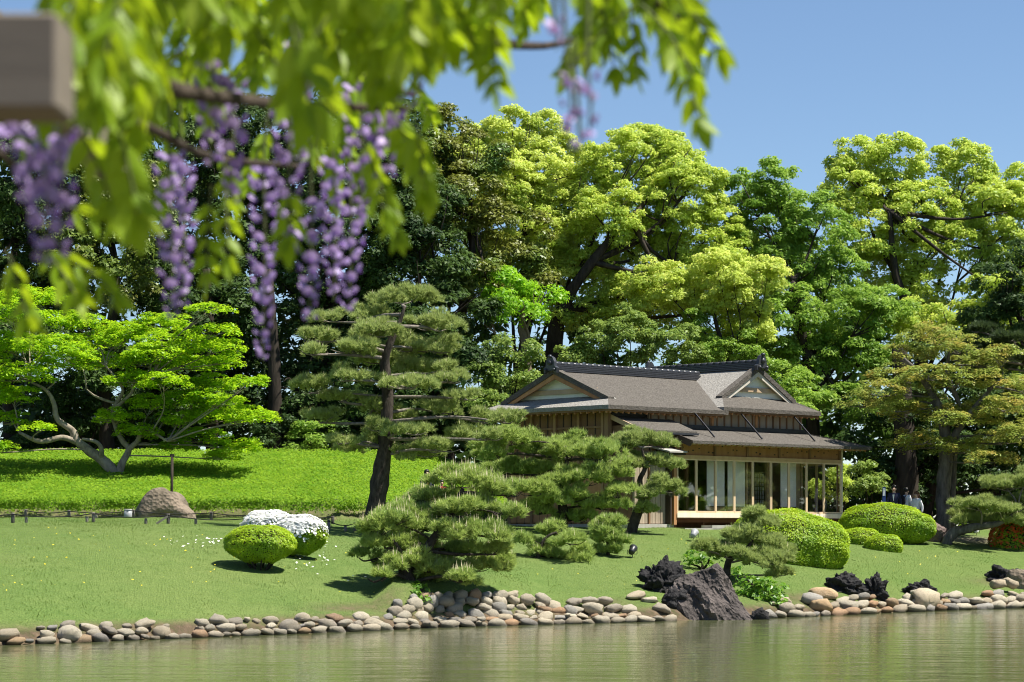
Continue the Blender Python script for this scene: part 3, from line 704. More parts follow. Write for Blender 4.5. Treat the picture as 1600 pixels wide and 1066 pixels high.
# the wood carries on round the pond to the right of the view
Br = []
for y in np.arange(60, 122, 2.6):
    for z in np.arange(2.0, 14, 2.6): Br.append((Vector((40+g.uniform(-2,2)+max(0,y-95)*-.1, y, z+1.5)), 2.4, 2.4, 2.3))
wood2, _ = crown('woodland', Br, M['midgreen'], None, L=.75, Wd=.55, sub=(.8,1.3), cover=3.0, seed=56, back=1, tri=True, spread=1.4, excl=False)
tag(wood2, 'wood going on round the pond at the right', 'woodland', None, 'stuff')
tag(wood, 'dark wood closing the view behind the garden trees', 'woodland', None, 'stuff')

DARK = 'dark evergreen trees on the left'
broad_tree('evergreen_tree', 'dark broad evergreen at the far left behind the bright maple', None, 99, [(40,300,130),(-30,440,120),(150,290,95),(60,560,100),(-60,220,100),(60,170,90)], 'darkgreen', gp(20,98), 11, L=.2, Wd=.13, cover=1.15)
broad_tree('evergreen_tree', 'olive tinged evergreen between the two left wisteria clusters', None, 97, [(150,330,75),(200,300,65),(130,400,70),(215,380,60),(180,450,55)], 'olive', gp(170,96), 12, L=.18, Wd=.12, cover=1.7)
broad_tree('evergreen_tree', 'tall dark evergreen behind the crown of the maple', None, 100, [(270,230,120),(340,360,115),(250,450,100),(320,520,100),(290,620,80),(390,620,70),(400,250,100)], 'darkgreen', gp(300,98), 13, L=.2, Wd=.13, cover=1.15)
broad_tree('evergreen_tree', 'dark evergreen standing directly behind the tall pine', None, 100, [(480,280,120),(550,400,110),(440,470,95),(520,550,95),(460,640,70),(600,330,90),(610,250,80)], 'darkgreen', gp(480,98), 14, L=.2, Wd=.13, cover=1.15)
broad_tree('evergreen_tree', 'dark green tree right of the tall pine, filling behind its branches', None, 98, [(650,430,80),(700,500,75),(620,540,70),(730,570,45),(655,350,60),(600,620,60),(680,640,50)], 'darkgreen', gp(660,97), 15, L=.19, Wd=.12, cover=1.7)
broad_tree('evergreen_tree', 'brown tipped evergreen whose top meets the sky left of the camphors', None, 103, [(692,215,48),(735,250,48),(660,280,65),(720,320,60),(790,390,62),(760,440,50),(690,380,60),(820,430,40)], 'bronze', gp(700,101), 16, L=.17, Wd=.11, cover=1.8)
broad_tree('camphor_tree', 'yellow green camphor with a thin high tuft on its top', None, 107, [(765,240,48),(800,215,40),(850,205,30),(868,240,30),(760,310,62),(850,290,60),(820,370,66),(885,400,52),(905,270,38),(790,300,60),(735,260,35),(880,340,55)], 'camphor_yellow', gp(815,105), 17, 'bark_dark', L=.145, Wd=.095, cover=1.5, zmin=-.6, sub=(.28,.52), spread=2.9)
T = [gp(858,104)-Vector((0,0,.4)), at(866,560,104), at(880,480,103.6), at(925,410,103.4), at(985,340,103.5)]
broad_tree('camphor_tree', 'broad yellow green camphor directly above the teahouse ridge', None, 105, [(975,268,60),(1035,262,55),(1060,330,65),(955,350,60),(1005,400,62),(1100,380,64),(900,490,36),(955,505,34),(890,420,38),(985,470,40),(1130,440,58),(1168,478,42),(1040,470,52),(1120,520,44),(1000,232,36),(1085,290,46),(930,300,45),(1150,400,40),(940,440,36),(1075,430,48)], 'camphor', gp(858,104), 18, 'bark_dark', trunk=T, r0=.46, limbs=14, L=.145, Wd=.095, cover=1.5, zmin=-.6, sub=(.28,.52), spread=2.9)
broad_tree('camphor_tree', 'pale green lower camphor boughs right above the roof gable', None, 101, [(1030,450,44),(1085,470,44),(1150,470,48),(1190,440,34),(1120,430,40),(1180,520,30),(1010,480,30)], 'camphor_yellow', gp(1240,100), 19, 'bark_dark', limbs=5, r0=.2, L=.14, Wd=.09, cover=1.5, sub=(.28,.5), spread=2.9)
T = [gp(820,100)-Vector((0,0,.4)), at(822,560,100), at(815,510,100), at(822,470,100)]
broad_tree('maple_tree', 'small fresh green tree with a leaning tan trunk left of the roof', None, 100, [(800,470,34,26),(845,460,24,16),(770,480,22,18),(815,495,22,16),(785,445,22,16),(765,510,26,20)], 'fresh', gp(820,100), 20, 'bark_tan', trunk=T, r0=.32, limbs=3, L=.15, Wd=.10, cover=1.7)
broad_tree('broadleaf_tree', 'mid green tree with dark trunks just right of the roof', None, 104, [(1165,312,42),(1215,300,42),(1200,360,56),(1275,355,48),(1235,420,58),(1295,450,56),(1340,500,46),(1235,500,48),(1285,560,50),(1350,560,42),(1255,620,40),(1330,640,40),(1160,380,40),(1205,570,40),(1390,480,34)], 'midgreen', gp(1262,103), 21, 'bark_dark', trunk=[gp(1275,103)-Vector((0,0,.4)), at(1268,620,103), at(1258,540,103), at(1240,440,103)], r0=.36, limbs=12, L=.155, Wd=.10, cover=1.7, sub=(.36,.6), spread=2.6)
T = [gp(1445,108)-Vector((0,0,.4)), at(1440,600,108), at(1432,520,108), at(1400,430,108), at(1390,330,108)]
rt = broad_tree('camphor_tree', 'high domed camphor with clumped crown at the right', None, 110, [(1340,265,44),(1400,250,38),(1330,310,40),(1380,310,48),(1445,335,52),(1458,262,32),(1510,270,44),(1525,320,46),(1570,335,48),(1615,330,40),(1425,400,52),(1370,380,40),(1500,400,50),(1575,400,46),(1550,455,44),(1440,455,38),(1620,430,50),(1310,340,34),(1330,395,34),(1490,350,38),(1605,295,34),(1640,340,44),(1420,350,44),(1460,400,44),(1390,440,36)], 'camphor', gp(1445,108), 22, 'bark_dark', trunk=T, r0=.40, limbs=14, L=.165, Wd=.11, cover=1.5, zmin=-.6, sub=(.32,.58), inner=.15, spread=2.8)
broad_tree('broadleaf_tree', 'light green tree at the right edge below the domed camphor', None, 106, [(1590,520,40),(1555,590,40),(1610,600,44),(1590,460,34),(1450,500,40),(1500,520,44),(1400,540,36)], 'camphor', gp(1570,105), 23, 'bark_dark', limbs=5, L=.16, Wd=.105, cover=1.6)
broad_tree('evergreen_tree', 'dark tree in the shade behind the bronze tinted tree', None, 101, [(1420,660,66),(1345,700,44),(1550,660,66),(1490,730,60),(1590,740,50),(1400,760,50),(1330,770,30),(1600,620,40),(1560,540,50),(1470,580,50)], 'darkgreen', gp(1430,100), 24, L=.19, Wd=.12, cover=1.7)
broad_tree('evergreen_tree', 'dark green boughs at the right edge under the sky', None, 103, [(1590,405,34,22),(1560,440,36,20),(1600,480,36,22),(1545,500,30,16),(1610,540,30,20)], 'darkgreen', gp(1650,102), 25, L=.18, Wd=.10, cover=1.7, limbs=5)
def shrub(label, blobs, Y0, mat_, seed, name='shrub', base=None, **kw):
    g = np.random.default_rng(seed); base = base or gp(sum(b[0] for b in blobs)/len(blobs), Y0)
    root = empty(name, base, label, 'shrub'); B = pblobs(blobs, Y0, g, .9, .9, .3)
    k = dict(L=.13, Wd=.085, sub=(.28,.5), cover=3.2, tri=True, spread=2.0); k.update(kw)
    c, _ = crown('foliage', B, M[mat_], root, seed=seed, **k); rel(c, base)
    bm = bmesh.new()
    for b in B: tube(bm, [base-Vector((0,0,.1)), base.lerp(b[0], .5)+Vector((.1,0,0)), b[0]], [.05,.035,.015], 6, 0, 3)
    o = from_bm('stem', bm, M['bark_dark'], root); rel(o, base)
    return root
shrub('bright leafy bush just left of the roof gable', [(790,590,34),(765,640,34),(810,550,28),(745,590,30),(780,560,24),(815,610,24)], 96, 'understory', 31)
shrub('grey green bush above the long roof ridge', [(985,535,38),(1020,555,30),(940,540,34),(1060,545,32),(900,560,28),(960,500,26)], 99, 'understory', 32)
shrub('low leafy bush above the right roof end', [(1110,550,34),(1160,550,34),(1200,590,36),(1240,640,34),(1080,510,24)], 100, 'midgreen', 33)
shrub('dark shrub at the foot of the wood behind the bank', [(430,690,34),(390,680,28)], 95, 'darkgreen', 34)
shrub('light green shrub at the top of the bank left of the tall pine', [(480,690,24),(460,705,18),(505,680,20)], 94.5, 'midgreen', 35)
shrub('low dark bush beside the pine trunk on top of the bank', [(545,690,24),(520,705,18),(570,705,14),(640,690,34)], 95, 'darkgreen', 36)
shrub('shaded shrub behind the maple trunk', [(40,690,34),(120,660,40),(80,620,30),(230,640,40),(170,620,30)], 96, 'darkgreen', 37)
shrub('leafy bush in the shade right of the veranda', [(1350,745,20),(1345,775,18),(1362,760,16)], 94, 'understory', 38)
shrub('yellow green bush glimpsed beside the veranda corner', [(1300,770,30),(1322,740,22)], 97, 'camphor', 39)
for px, Y, w, l in ((425,97,.34,'dark trunk among the evergreens left of the tall pine'), (1412,99,.55,'thick dark trunk in the shade right of the veranda'), (330,97,.25,'slim dark trunk behind the maple')):
    b = gp(px, Y); bm = bmesh.new(); tube(bm, [b-Vector((0,0,.3)), b+Vector((.1,0,3)), b+Vector((-.2,0,7.5))], [w, w*.8, w*.6], 9, .25)
    r_ = empty('tree_trunk', b, l, 'tree trunk'); o = from_bm('trunk', bm, M['bark_dark'], r_, True); rel(o, b)

# ------------------------------------------------------------------ bronze tinted tree at the right
def layered_tree(label, base, Y0, trunks, pads, mat_, seed, bark, name, L, Wd, cover=1.5, limb_r=.07, dep=1.0, dj=1.6, upb=1.4, sub=(.22,.4), ground_bias=.2, kinks=.25, yslope=.3, spread=1.35):
    g = np.random.default_rng(seed); root = empty(name, base, label, 'tree')
    bm = bmesh.new(); nodes = []
    for pts, rad in trunks:
        tube(bm, pts, rad, 10, .25, 6, seed); sp, sr_ = spline(pts, rad, 6); nodes += list(zip(sp, sr_))
    o = from_bm('trunk', bm, M[bark], root, True); rel(o, base)
    B = []; ym = sum(p[1] for p in pads)/len(pads)
    for p in pads:
        Yd = Y0+g.uniform(-dj, dj)-(p[1]-ym)/ppm(Y0)*yslope; r = p[2]/ppm(Yd); B.append((at(p[0], p[1], Yd), r, r*dep, 1.25*p[3]/ppm(Yd)))
    for i, b in enumerate(B):
        lo = b[0]-Vector((0, 0, b[3]*.3)); c = [n for n in nodes if n[0].z < lo.z+.2] or nodes[:1]
        s = min(c, key=lambda n: (n[0]-lo).length)[0]
        mid = s.lerp(lo, .5)+Vector((g.uniform(-kinks,kinks), g.uniform(-kinks,kinks), g.uniform(-.1,.25)))
        bm = bmesh.new(); tube(bm, [s, mid, lo], [limb_r, limb_r*.7, limb_r*.35], 6, .2, 4, i)
        for q in range(4):
            e = b[0]+Vector((g.uniform(-.8,.8)*b[1], g.uniform(-.9,.3)*b[2], g.uniform(-.3,.2)*b[3]))
            tube(bm, [mid.lerp(lo, g.uniform(.3,.95)), lo.lerp(e, .55), e], [limb_r*.4, limb_r*.28, limb_r*.12], 5, 0, 3)
        o = from_bm('limb', bm, M[bark], root, True); rel(o, base)
    c, _ = crown('crown', B, M[mat_], root, L, Wd, sub, cover, seed, zmin=-.35, upb=upb, back=.6, squash=.55, inner=.3, spread=spread); rel(c, base)
    return root
b = hit(1475, 838); Yr = b.y+.9; b = gp(1475, Yr)
layered_tree('bronze tinted evergreen with layered crown and grey trunk by the right lawn', b, Yr-.5, [
    ([b-Vector((0,0,.3)), at(1474,770,Yr), at(1478,700,Yr), at(1468,640,Yr), at(1440,590,Yr), at(1412,560,Yr)], [.30,.27,.25,.17,.11,.05]),
    ([at(1487,825,Yr+.3), at(1490,740,Yr+.3), at(1493,690,Yr+.3), at(1500,640,Yr+.4), at(1480,580,Yr+.6), at(1490,530,Yr+.6)], [.13,.12,.11,.10,.08,.04]),
    ([at(1478,700,Yr), at(1520,640,Yr-.2), at(1556,600,Yr-.4)], [.16,.10,.05])],
    [(1420,560,42,15),(1400,590,36,14),(1378,615,36,15),(1342,632,28,17),(1452,530,42,18),(1500,545,40,16),(1490,600,46,16),(1545,600,46,16),(1575,640,42,16),(1420,650,42,15),(1460,640,44,16),(1520,660,48,16),(1565,690,42,15),(1440,690,38,14),(1500,705,42,15),(1412,700,26,12),(1540,640,40,14),(1600,680,36,16),(1530,570,40,14),(1450,590,40,14),(1400,640,34,12),(1560,560,34,14),(1430,610,34,13),(1550,720,34,12),(1600,610,34,14),(1480,660,34,12)],
    'redtree', 41, 'bark_grey', 'evergreen_tree', .12, .065, 2.0, .05, spread=2.4)

# ------------------------------------------------------------------ bright maple at the left
b = hit(186, 744, 78); Ym = b.y
layered_tree('bright green spreading maple with a twin sinuous trunk on the bank', b, Ym, [
    ([b-Vector((0,0,.3)), at(170,728,Ym), at(142,706,Ym-.1), at(120,688,Ym-.2), at(112,672,Ym-.2), at(90,655,Ym-.3), at(84,630,Ym-.3), at(72,610,Ym-.4), at(48,597,Ym-.5)], [.24,.21,.175,.14,.12,.10,.085,.065,.035]),
    ([at(118,690,Ym-.2), at(95,684,Ym-.5), at(62,690,Ym-.8), at(30,676,Ym-1)], [.12,.10,.085,.05]),
    ([at(158,716,Ym-.1), at(158,700,Ym-.4), at(148,690,Ym-.6), at(128,686,Ym-.8)], [.10,.085,.07,.04]),
    ([at(186,740,Ym), at(192,722,Ym), at(201,702,Ym+.1), at(192,690,Ym+.1), at(182,670,Ym+.2), at(176,640,Ym+.3), at(192,612,Ym+.3), at(180,590,Ym+.3), at(165,572,Ym+.3)], [.16,.135,.11,.095,.085,.075,.06,.05,.03]),
    ([at(201,702,Ym+.1), at(214,690,Ym-.1), at(226,670,Ym-.2), at(262,690,Ym-.4)], [.12,.09,.07,.035]),
    ([at(176,640,Ym+.3), at(205,615,Ym+.2), at(212,592,Ym+.1), at(240,584,Ym)], [.07,.06,.05,.03]),
    ([at(178,630,Ym+.3), at(150,620,Ym), at(135,608,Ym-.1)], [.055,.045,.02])],
    [(50,470,50,15),(20,495,50,16),(90,505,45,13),(20,545,56,18),(70,545,50,16),(140,540,46,14),(205,520,40,10),(252,508,46,11),(322,487,34,6),(270,535,52,13),(335,545,46,12),(160,570,40,12),(232,568,46,13),(300,575,58,13),(352,565,28,10),(30,590,50,17),(-10,620,40,16),(255,600,36,12),(332,605,42,13),(185,655,36,13),(235,635,36,13),(385,652,46,11),(340,655,46,13),(312,688,46,12),(372,700,38,9),(405,655,26,8),(15,660,30,14),(60,672,20,8),(5,705,18,9),(215,680,36,11),(282,660,36,13),(272,700,36,9),(110,560,40,14),(200,595,34,11),(-30,560,40,20),(340,520,30,8),(390,600,26,8),(95,572,44,15),(245,556,46,13),(180,535,42,12),(335,630,44,13),(290,630,44,14),(350,715,34,10),(20,625,40,15),(130,510,40,12),(215,600,38,13)],
    'maple', 42, 'bark_maple', 'maple_tree', .11, .075, 2.3, .036, upb=1.7, sub=(.18,.34), spread=2.6)

# ------------------------------------------------------------------ pines
b = Vector(((577-800)/F*72, 72, gz((577-800)/F*72, 72)))
pine('tall layered black pine with dark bare trunk in front of the bank', b, 72, [
    (632,468,58,19),(516,497,32,18),(575,492,38,22),(598,520,56,20),(678,508,42,22),(498,528,34,20),(552,545,48,18),(650,545,48,18),(692,545,32,20),(490,550,28,12),(602,563,58,13),(540,590,34,14),(592,600,34,15),(668,578,52,18),(702,592,28,15),(482,608,38,18),(530,622,38,15),(640,602,48,16),(580,640,34,15),(620,655,38,15),(690,640,42,15),(730,620,26,13),(762,655,38,18),(500,655,34,15),(592,670,28,12),(642,675,34,12),(560,695,34,12),(650,708,42,12),(690,700,38,15),(722,682,34,15),(790,655,26,14),(770,682,26,13),(530,690,24,9)],
    [b-Vector((0,0,.3)), at(590,770,72), at(601,700,72), at(606,620,72.1), at(602,560,72), at(622,510,72), at(632,480,72)], [.28,.255,.225,.18,.13,.08,.03], 'pine', 51, fill=1.3, dj=1.2, nl=.14, nn=18, dens=52, wid=.010, candles=.14, clen=(.05,.13), limb_r=.055)
b = hit(640, 905); Yl = b.y
lowpads = [(722,752,54,22),(682,778,46,18),(765,768,38,18),(642,802,54,20),(730,800,54,20),(788,800,28,14),(592,828,38,16),(660,826,46,17),(720,834,50,16),(780,836,32,14),(600,850,36,13),(650,852,40,12),(702,862,40,13),(765,862,32,13),(640,884,42,12),(692,890,42,13),(742,888,36,12),(788,884,26,13),(608,884,32,12),(722,906,34,9),(576,872,22,11),(662,905,36,10),(610,815,36,14),(800,770,22,14),(590,905,20,9)]
pine('wide low pine spreading over the stone wall at the water', b, Yl+.4, lowpads,
    [b-Vector((0,0,.2)), at(633,880,Yl), at(660,868,Yl), at(672,850,Yl+.2), at(700,810,Yl+.4), at(722,765,Yl+.5)], [.17,.16,.15,.12,.09,.04], 'pine_bright', 52, fill=1.6, dj=1.0, nl=.14, dens=80, wid=.0095, candles=.30, clen=(.08,.26), limb_r=.045, limb='bark_pine')
b = hit(880, 832); Yc = b.y
pine('broad dense rounded pine standing before the planked teahouse wall', b, Yc, [
    (795,688,50,24),(760,708,36,20),(832,702,28,18),(886,700,48,22),(932,712,42,22),(960,742,32,22),(850,735,46,18),(912,752,54,22),(968,770,26,20),(832,768,40,17),(790,735,36,15),(882,780,54,19),(940,790,42,17),(842,798,28,14),(860,710,34,18),(900,810,36,12),(800,765,24,11)],
    [b-Vector((0,0,.2)), at(880,800,Yc), at(876,770,Yc), at(884,730,Yc), at(890,700,Yc)], [.17,.15,.12,.08,.03], 'pine_bright', 53, fill=1.8, dj=.9, nl=.16, dens=44, wid=.0105, candles=.10, clen=(.06,.18), limb='bark_pine')
b = hit(838, 872); Yv = b.y
pine('small drooping pine low on the lawn under the rounded pine', b, Yv, [(892,846,32,16),(850,866,34,11),(826,846,28,9),(905,872,28,10),(868,830,24,9)],
    [b-Vector((0,0,.2)), at(846,852,Yv), at(856,838,Yv), at(870,832,Yv)], [.06,.055,.045,.03], 'pine_bright', 54, dj=.4, nl=.14, dens=75, wid=.0095, candles=.05, limb_r=.03, limb='bark_pine', cat='shrub')
b = hit(985, 832); Ys_ = b.y
pine('slender pine with a curved dark trunk by the corner of the glazing', b, Ys_, [(1000,688,44,15),(1036,696,22,11),(978,698,30,8),(984,726,28,11),(1046,726,26,15),(1042,762,28,19),(1016,772,26,13),(1008,796,20,9),(1055,770,16,12),(1010,722,26,8)],
    [b-Vector((0,0,.2)), at(994,805,Ys_), at(1004,778,Ys_), at(1000,750,Ys_), at(1008,730,Ys_), at(1003,700,Ys_)], [.20,.17,.12,.09,.075,.035], 'pine', 55, fill=1.9, dj=.5, nl=.13, dens=82, wid=.0095, candles=.05, limb_r=.04)
b = hit(950, 868); Yb = b.y
pine('small upright bushy pine alone on the lawn', b, Yb, [(950,822,24,13),(942,840,24,13),(960,848,22,13),(950,832,26,16),(962,862,14,7),(938,858,14,7)],
    [b-Vector((0,0,.1)), at(950,850,Yb), at(950,825,Yb)], [.06,.05,.02], 'pine_bright', 56, fill=2.2, dj=.15, nl=.14, dens=80, wid=.0095, candles=.12, limb_r=.02, limb='bark_pine', cat='shrub')
b = hit(1134, 905); Yk = b.y
pine('low windswept pine rising behind the big dark rock', b, Yk, [(1186,820,32,15),(1158,842,40,14),(1206,848,32,15),(1126,860,36,10),(1190,878,36,11),(1226,864,18,9),(1096,856,22,7),(1216,895,20,8),(1180,800,20,9),(1150,868,26,9)],
    [b-Vector((0,0,.2)), at(1138,880,Yk), at(1150,868,Yk), at(1168,856,Yk), at(1180,835,Yk)], [.13,.11,.09,.06,.03], 'pine', 57, fill=1.9, dj=.5, nl=.13, dens=82, wid=.0095, candles=.04, limb_r=.035)
b = hit(1478, 850); Yw = b.y
pine('spreading pine on a reclining grey trunk at the right edge', b, Yw, [(1572,758,42,15),(1530,790,42,11),(1592,782,36,15),(1552,815,42,12),(1502,800,24,9),(1606,745,28,12),(1604,815,28,12),(1560,795,36,12),(1620,790,30,14),(1510,812,24,8)],
    [b-Vector((0,0,.2)), at(1482,842,Yw), at(1492,832,Yw), at(1512,826,Yw-.2), at(1532,822,Yw-.3), at(1560,818,Yw-.3), at(1590,800,Yw-.2)], [.20,.20,.19,.17,.14,.10,.05], 'pine', 58, dj=.8, nl=.14, dens=72, wid=.0095, candles=.03, limb_r=.04, bark='bark_grey')
pine('dark pine at the right edge high above the bronze tree', gp(1640,97), 97, [(1540,545,40,12),(1580,530,34,11),(1500,560,30,9),(1560,575,34,10),(1600,560,30,12),(1530,515,24,8)],
    [gp(1640,97)-Vector((0,0,.2)), at(1630,650,97), at(1600,560,97), at(1570,530,97)], [.25,.2,.14,.05], 'pine_dark', 59, dj=1, nl=.2, dens=40, wid=.014, candles=0)

# ------------------------------------------------------------------ clipped shrubs
def clipped(label, px, pyb, pyt, wpx, mat_, seed, dep=.85, name='clipped_azalea', pw=2.4, under=.82, dens=1500, L=.06, Wd=.035, tilt=0, flowers=None, lobes=None, Yb=None, lift=0.0):
    b = hit(px, pyb) if Yb is None else gp(px, Yb)
    k = ppm(b.y); rx = wpx/2/k; hgt = H-(pyt-HY)/k-b.z; g = np.random.default_rng(seed)
    root = empty(name, b, label, 'shrub')
    lob = lobes or [(0, 0, 1, 1)]
    V = []; Fc = []; n0 = 0; MI = []; mats = [M[mat_]]
    if flowers: mats.append(M[flowers[0]])
    core = bmesh.new()
    for lx, ly, ls, lh in lob:
        cx = b.x+lx*rx; cy = b.y+rx*dep*.55+ly*rx; ax, ay, az = rx*ls, rx*dep*ls, hgt*lh*(.54-lift)
        cz = gz(cx, cy)*.0+b.z+hgt*lh-az
        area = 4*PI*((ax*ay)**1.6/3+(ax*az)**1.6/3+(ay*az)**1.6/3)**(1/1.6)
        dens *= 1.55; n = int(area*dens); d = sphere_dirs(n, g, -.95)
        e = np.sum(np.abs(d)**pw, -1)**(-1/pw)
        lump = 1+.025*np.sin(d[:,0]*9+seed)+.02*np.sin(d[:,2]*11+d[:,1]*7)+g.normal(size=n)*.02
        nk = 1-np.clip(-d[:,2]-.15, 0, 1)*(1-under)/.85*1.2
        p = np.stack([cx+d[:,0]*e*ax*lump*nk, cy+d[:,1]*e*ay*lump*nk, cz+d[:,2]*e*az*lump], -1)
        p[:,2] += tilt*(p[:,0]-cx)
        keep = np.ones(n, bool)
        for ox, oy, os_, oh in lob:
            if (ox, oy) != (lx, ly):
                q = (p-np.array([b.x+ox*rx, b.y+rx*dep*.55+oy*rx, b.z+hgt*oh-hgt*oh*.54]))/np.array([rx*os_, rx*dep*os_, hgt*oh*.54])
                keep &= np.sum(q*q, -1) > .8
        p = p[keep]; dd = d[keep]; nr = unit(dd/np.array([ax, ay, az]))
        v, f = leaf_quads(p, nr*1.0+np.array([0,0,.55])+g.normal(size=p.shape)*.38, L, Wd, g)
        m_ = np.zeros(len(p), int)
        V.append(v); Fc.append(f+n0); n0 += len(v); MI.append(m_)
        if flowers:
            top = np.clip((dd[:,2]-flowers[1]+g.normal(size=len(dd))*.22)*2.2+(np.sin(p[:,0]*5+seed)*.2), 0, 1)
            fs = p[g.uniform(size=len(p)) < top*flowers[2]]
            if len(fs):
                fd = unit(fs-np.array([cx, cy, cz])); fs = fs+fd*.02
                v, f = leaf_quads(fs, fd+np.array([0,-.1,.5])+g.normal(size=fs.shape)*.22, flowers[3], flowers[3]*.85, g)
                V.append(v); Fc.append(f+n0); n0 += len(v); MI.append(np.ones(len(fs), int))
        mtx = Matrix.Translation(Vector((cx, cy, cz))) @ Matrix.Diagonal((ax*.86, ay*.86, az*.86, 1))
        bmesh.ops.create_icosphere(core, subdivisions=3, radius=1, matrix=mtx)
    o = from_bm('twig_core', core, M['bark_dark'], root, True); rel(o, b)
    o = mesh_obj('foliage', np_mesh('foliage', np.concatenate(V), np.concatenate(Fc), mats, np.concatenate(MI)), root); rel(o, b)
    bm = bmesh.new()
    for q in range(9):
        a = q*2*PI/9; c0 = Vector((b.x, b.y+rx*dep*.5, b.z)); tube(bm, [c0+Vector((math.cos(a)*.12*rx, math.sin(a)*.12*rx, -.1)), c0+Vector((math.cos(a)*.55*rx, math.sin(a)*.5*rx, hgt*.35))], [.03,.02], 5, 0, 0)
    o = from_bm('stem', bm, M['bark_dark'], root); rel(o, b)
    return root
clipped('round clipped green azalea in front of the white flowering one', 404, 893, 821, 108, 'hedge', 61, .9, lift=.13)
clipped('clipped azalea covered with white flowers on its double dome', 441, 870, 799, 134, 'hedge', 62, .62, flowers=('white_petal', .26, 1.6, .09), lobes=[(-.36,.15,.66,1.0),(.38,-.1,.62,.9)], lift=.06)
clipped('large domed clipped azalea before the right half of the veranda', 1236, 880, 796, 186, 'hedge', 63, .8, pw=2.35, lift=-.13, under=.95, lobes=[(-.13,0,.87,1.0),(.34,-.02,.66,.86)], dens=1300)
clipped('long low domed hedge in front of the walking visitors', 1390, 832, 786, 150, 'hedge', 64, .6, dens=1200, pw=2.1, lift=.02, under=.92, lobes=[(-.10,0,.90,1.0),(.45,-.05,.56,.78)], Yb=85.0)
clipped('small flat clipped hedge touching the large domed azalea', 1346, 851, 825, 64, 'hedge', 65, .8, lift=-.2, under=.97)
clipped('small flat clipped hedge farther down the right lawn', 1383, 861, 835, 58, 'hedge', 66, .8, lift=-.2, under=.97)
clipped('azalea bush with red and orange flowers at the right edge', 1590, 858, 812, 78, 'hedge', 67, .8, lift=-.2, under=.97, flowers=('red_petal', -.2, .20, .11), dens=900)
clipped('round yellow green bush half hidden behind the grey trunk', 1512, 832, 818, 30, 'hedge', 68, .8, lift=-.2, under=.97)

# leafy plants by the stones
def leafy(label, blobs, Y0, seed, mat_='wall_plant', **kw): return shrub(label, blobs, Y0, mat_, seed, 'leafy_plant', **kw)
r0 = hit(1190, 935).y
leafy('glossy broad leaved plant right of the big dark rock', [(1170,915,18),(1192,925,20),(1210,930,18),(1180,940,20),(1160,900,12),(1205,945,14)], r0, 71, L=.13, Wd=.11, sub=(.12,.25), cover=1.6)
leafy('light green leaves between the big rock and the windswept pine', [(1092,876,16),(1108,872,14),(1080,882,12)], hit(1095,890).y, 72, L=.12, Wd=.09, sub=(.12,.22), cover=1.4)
leafy('green leafy plant hanging over the stone wall under the low pine', [(652,930,14),(658,945,13),(648,942,11),(655,920,11)], hit(652,952).y+.5, 73, L=.11, Wd=.09, sub=(.1,.2), cover=1.6)

# ------------------------------------------------------------------ lawn blades and bank cover
def scatter(name, n, xr, yr, test, L, Wd, m, seed, label, lean=.5, up=True):
    g = np.random.default_rng(seed); x = g.uniform(*xr, n); y = g.uniform(*yr, n); k = test(x, y, g); x = x[k]; y = y[k]; z = ground(x, y); n = len(x)
    if up:
        h = L*g.uniform(.5, 1.4, n); a = g.uniform(0, 2*PI, n); w = Wd*g.uniform(.7, 1.3, n)
        dx, dy = np.cos(a)*w, np.sin(a)*w; tx, ty = g.normal(size=n)*lean*h, g.normal(size=n)*lean*h
        v = np.stack([np.stack([x-dx, y-dy, z-.005], -1), np.stack([x+dx, y+dy, z-.005], -1), np.stack([x+tx, y+ty, z+h], -1)], 1).reshape(-1, 3)
        f = np.arange(n*3).reshape(-1, 3)
    else:
        zz = z+lean*g.uniform(.0, 1, n)
        v, f = leaf_tris(np.stack([x, y, zz], -1), np.stack([g.normal(size=n)*.5, g.normal(size=n)*.5-.25, np.ones(n)], -1), L, Wd, g)
    o = mesh_obj(name, np_mesh(name, v, f, m)); return tag(o, label, 'ground cover', None, 'stuff')
def lawn_test(x, y, g):
    t = y-shoreY(x); bare = np.maximum.reduce([.9*np.exp(-((x-c)/r)**2-((t-tc)/q)**2) for c, r, tc, q in ((-3.9,1.0,1.6,.4),(2.5,.7,1.5,.4),(8.2,1.2,1.5,.6),(16,1.2,3,.7))])
    patch = .55+.45*np.sin(x*1.3+2*np.sin(y*.7))*np.sin(y*.9+x*.4)
    return (t > .75+g.uniform(0,.4,len(x))) & (y < mound_front(x)-.1) & (g.uniform(size=len(x)) > bare) & (g.uniform(size=len(x)) < .55+.45*patch) & (y < 93)
scatter('grass', 430000, (-19, 22), (50, 93), lawn_test, .024, .0065, M['grass'], 81, 'short sunlit lawn grass sloping to the pond', .28)
scatter('ground_cover', 230000, (-22, 1.5), (80, 96), lambda x, y, g: (y > mound_front(x)+.25) & (g.uniform(size=len(x)) < 1-sstep(-1.5,1,x)) & (y < mound_front(x)+13), .095, .055, M['sasa'], 82, 'clipped bright green ground cover on the bank', .20, False)
scatter('grass_tufts', 90000, (-19, 22), (50, 90), lambda x, y, g: lawn_test(x, y, g) & (np.sin(x*3.1+1.7*np.sin(y*2.3))*np.sin(y*2.9+1.3*np.sin(x*1.9))+.35*np.sin(x*.7+y*.5) > .62), .055, .009, M['grass'], 85, 'taller darker tufts in the lawn', .45)
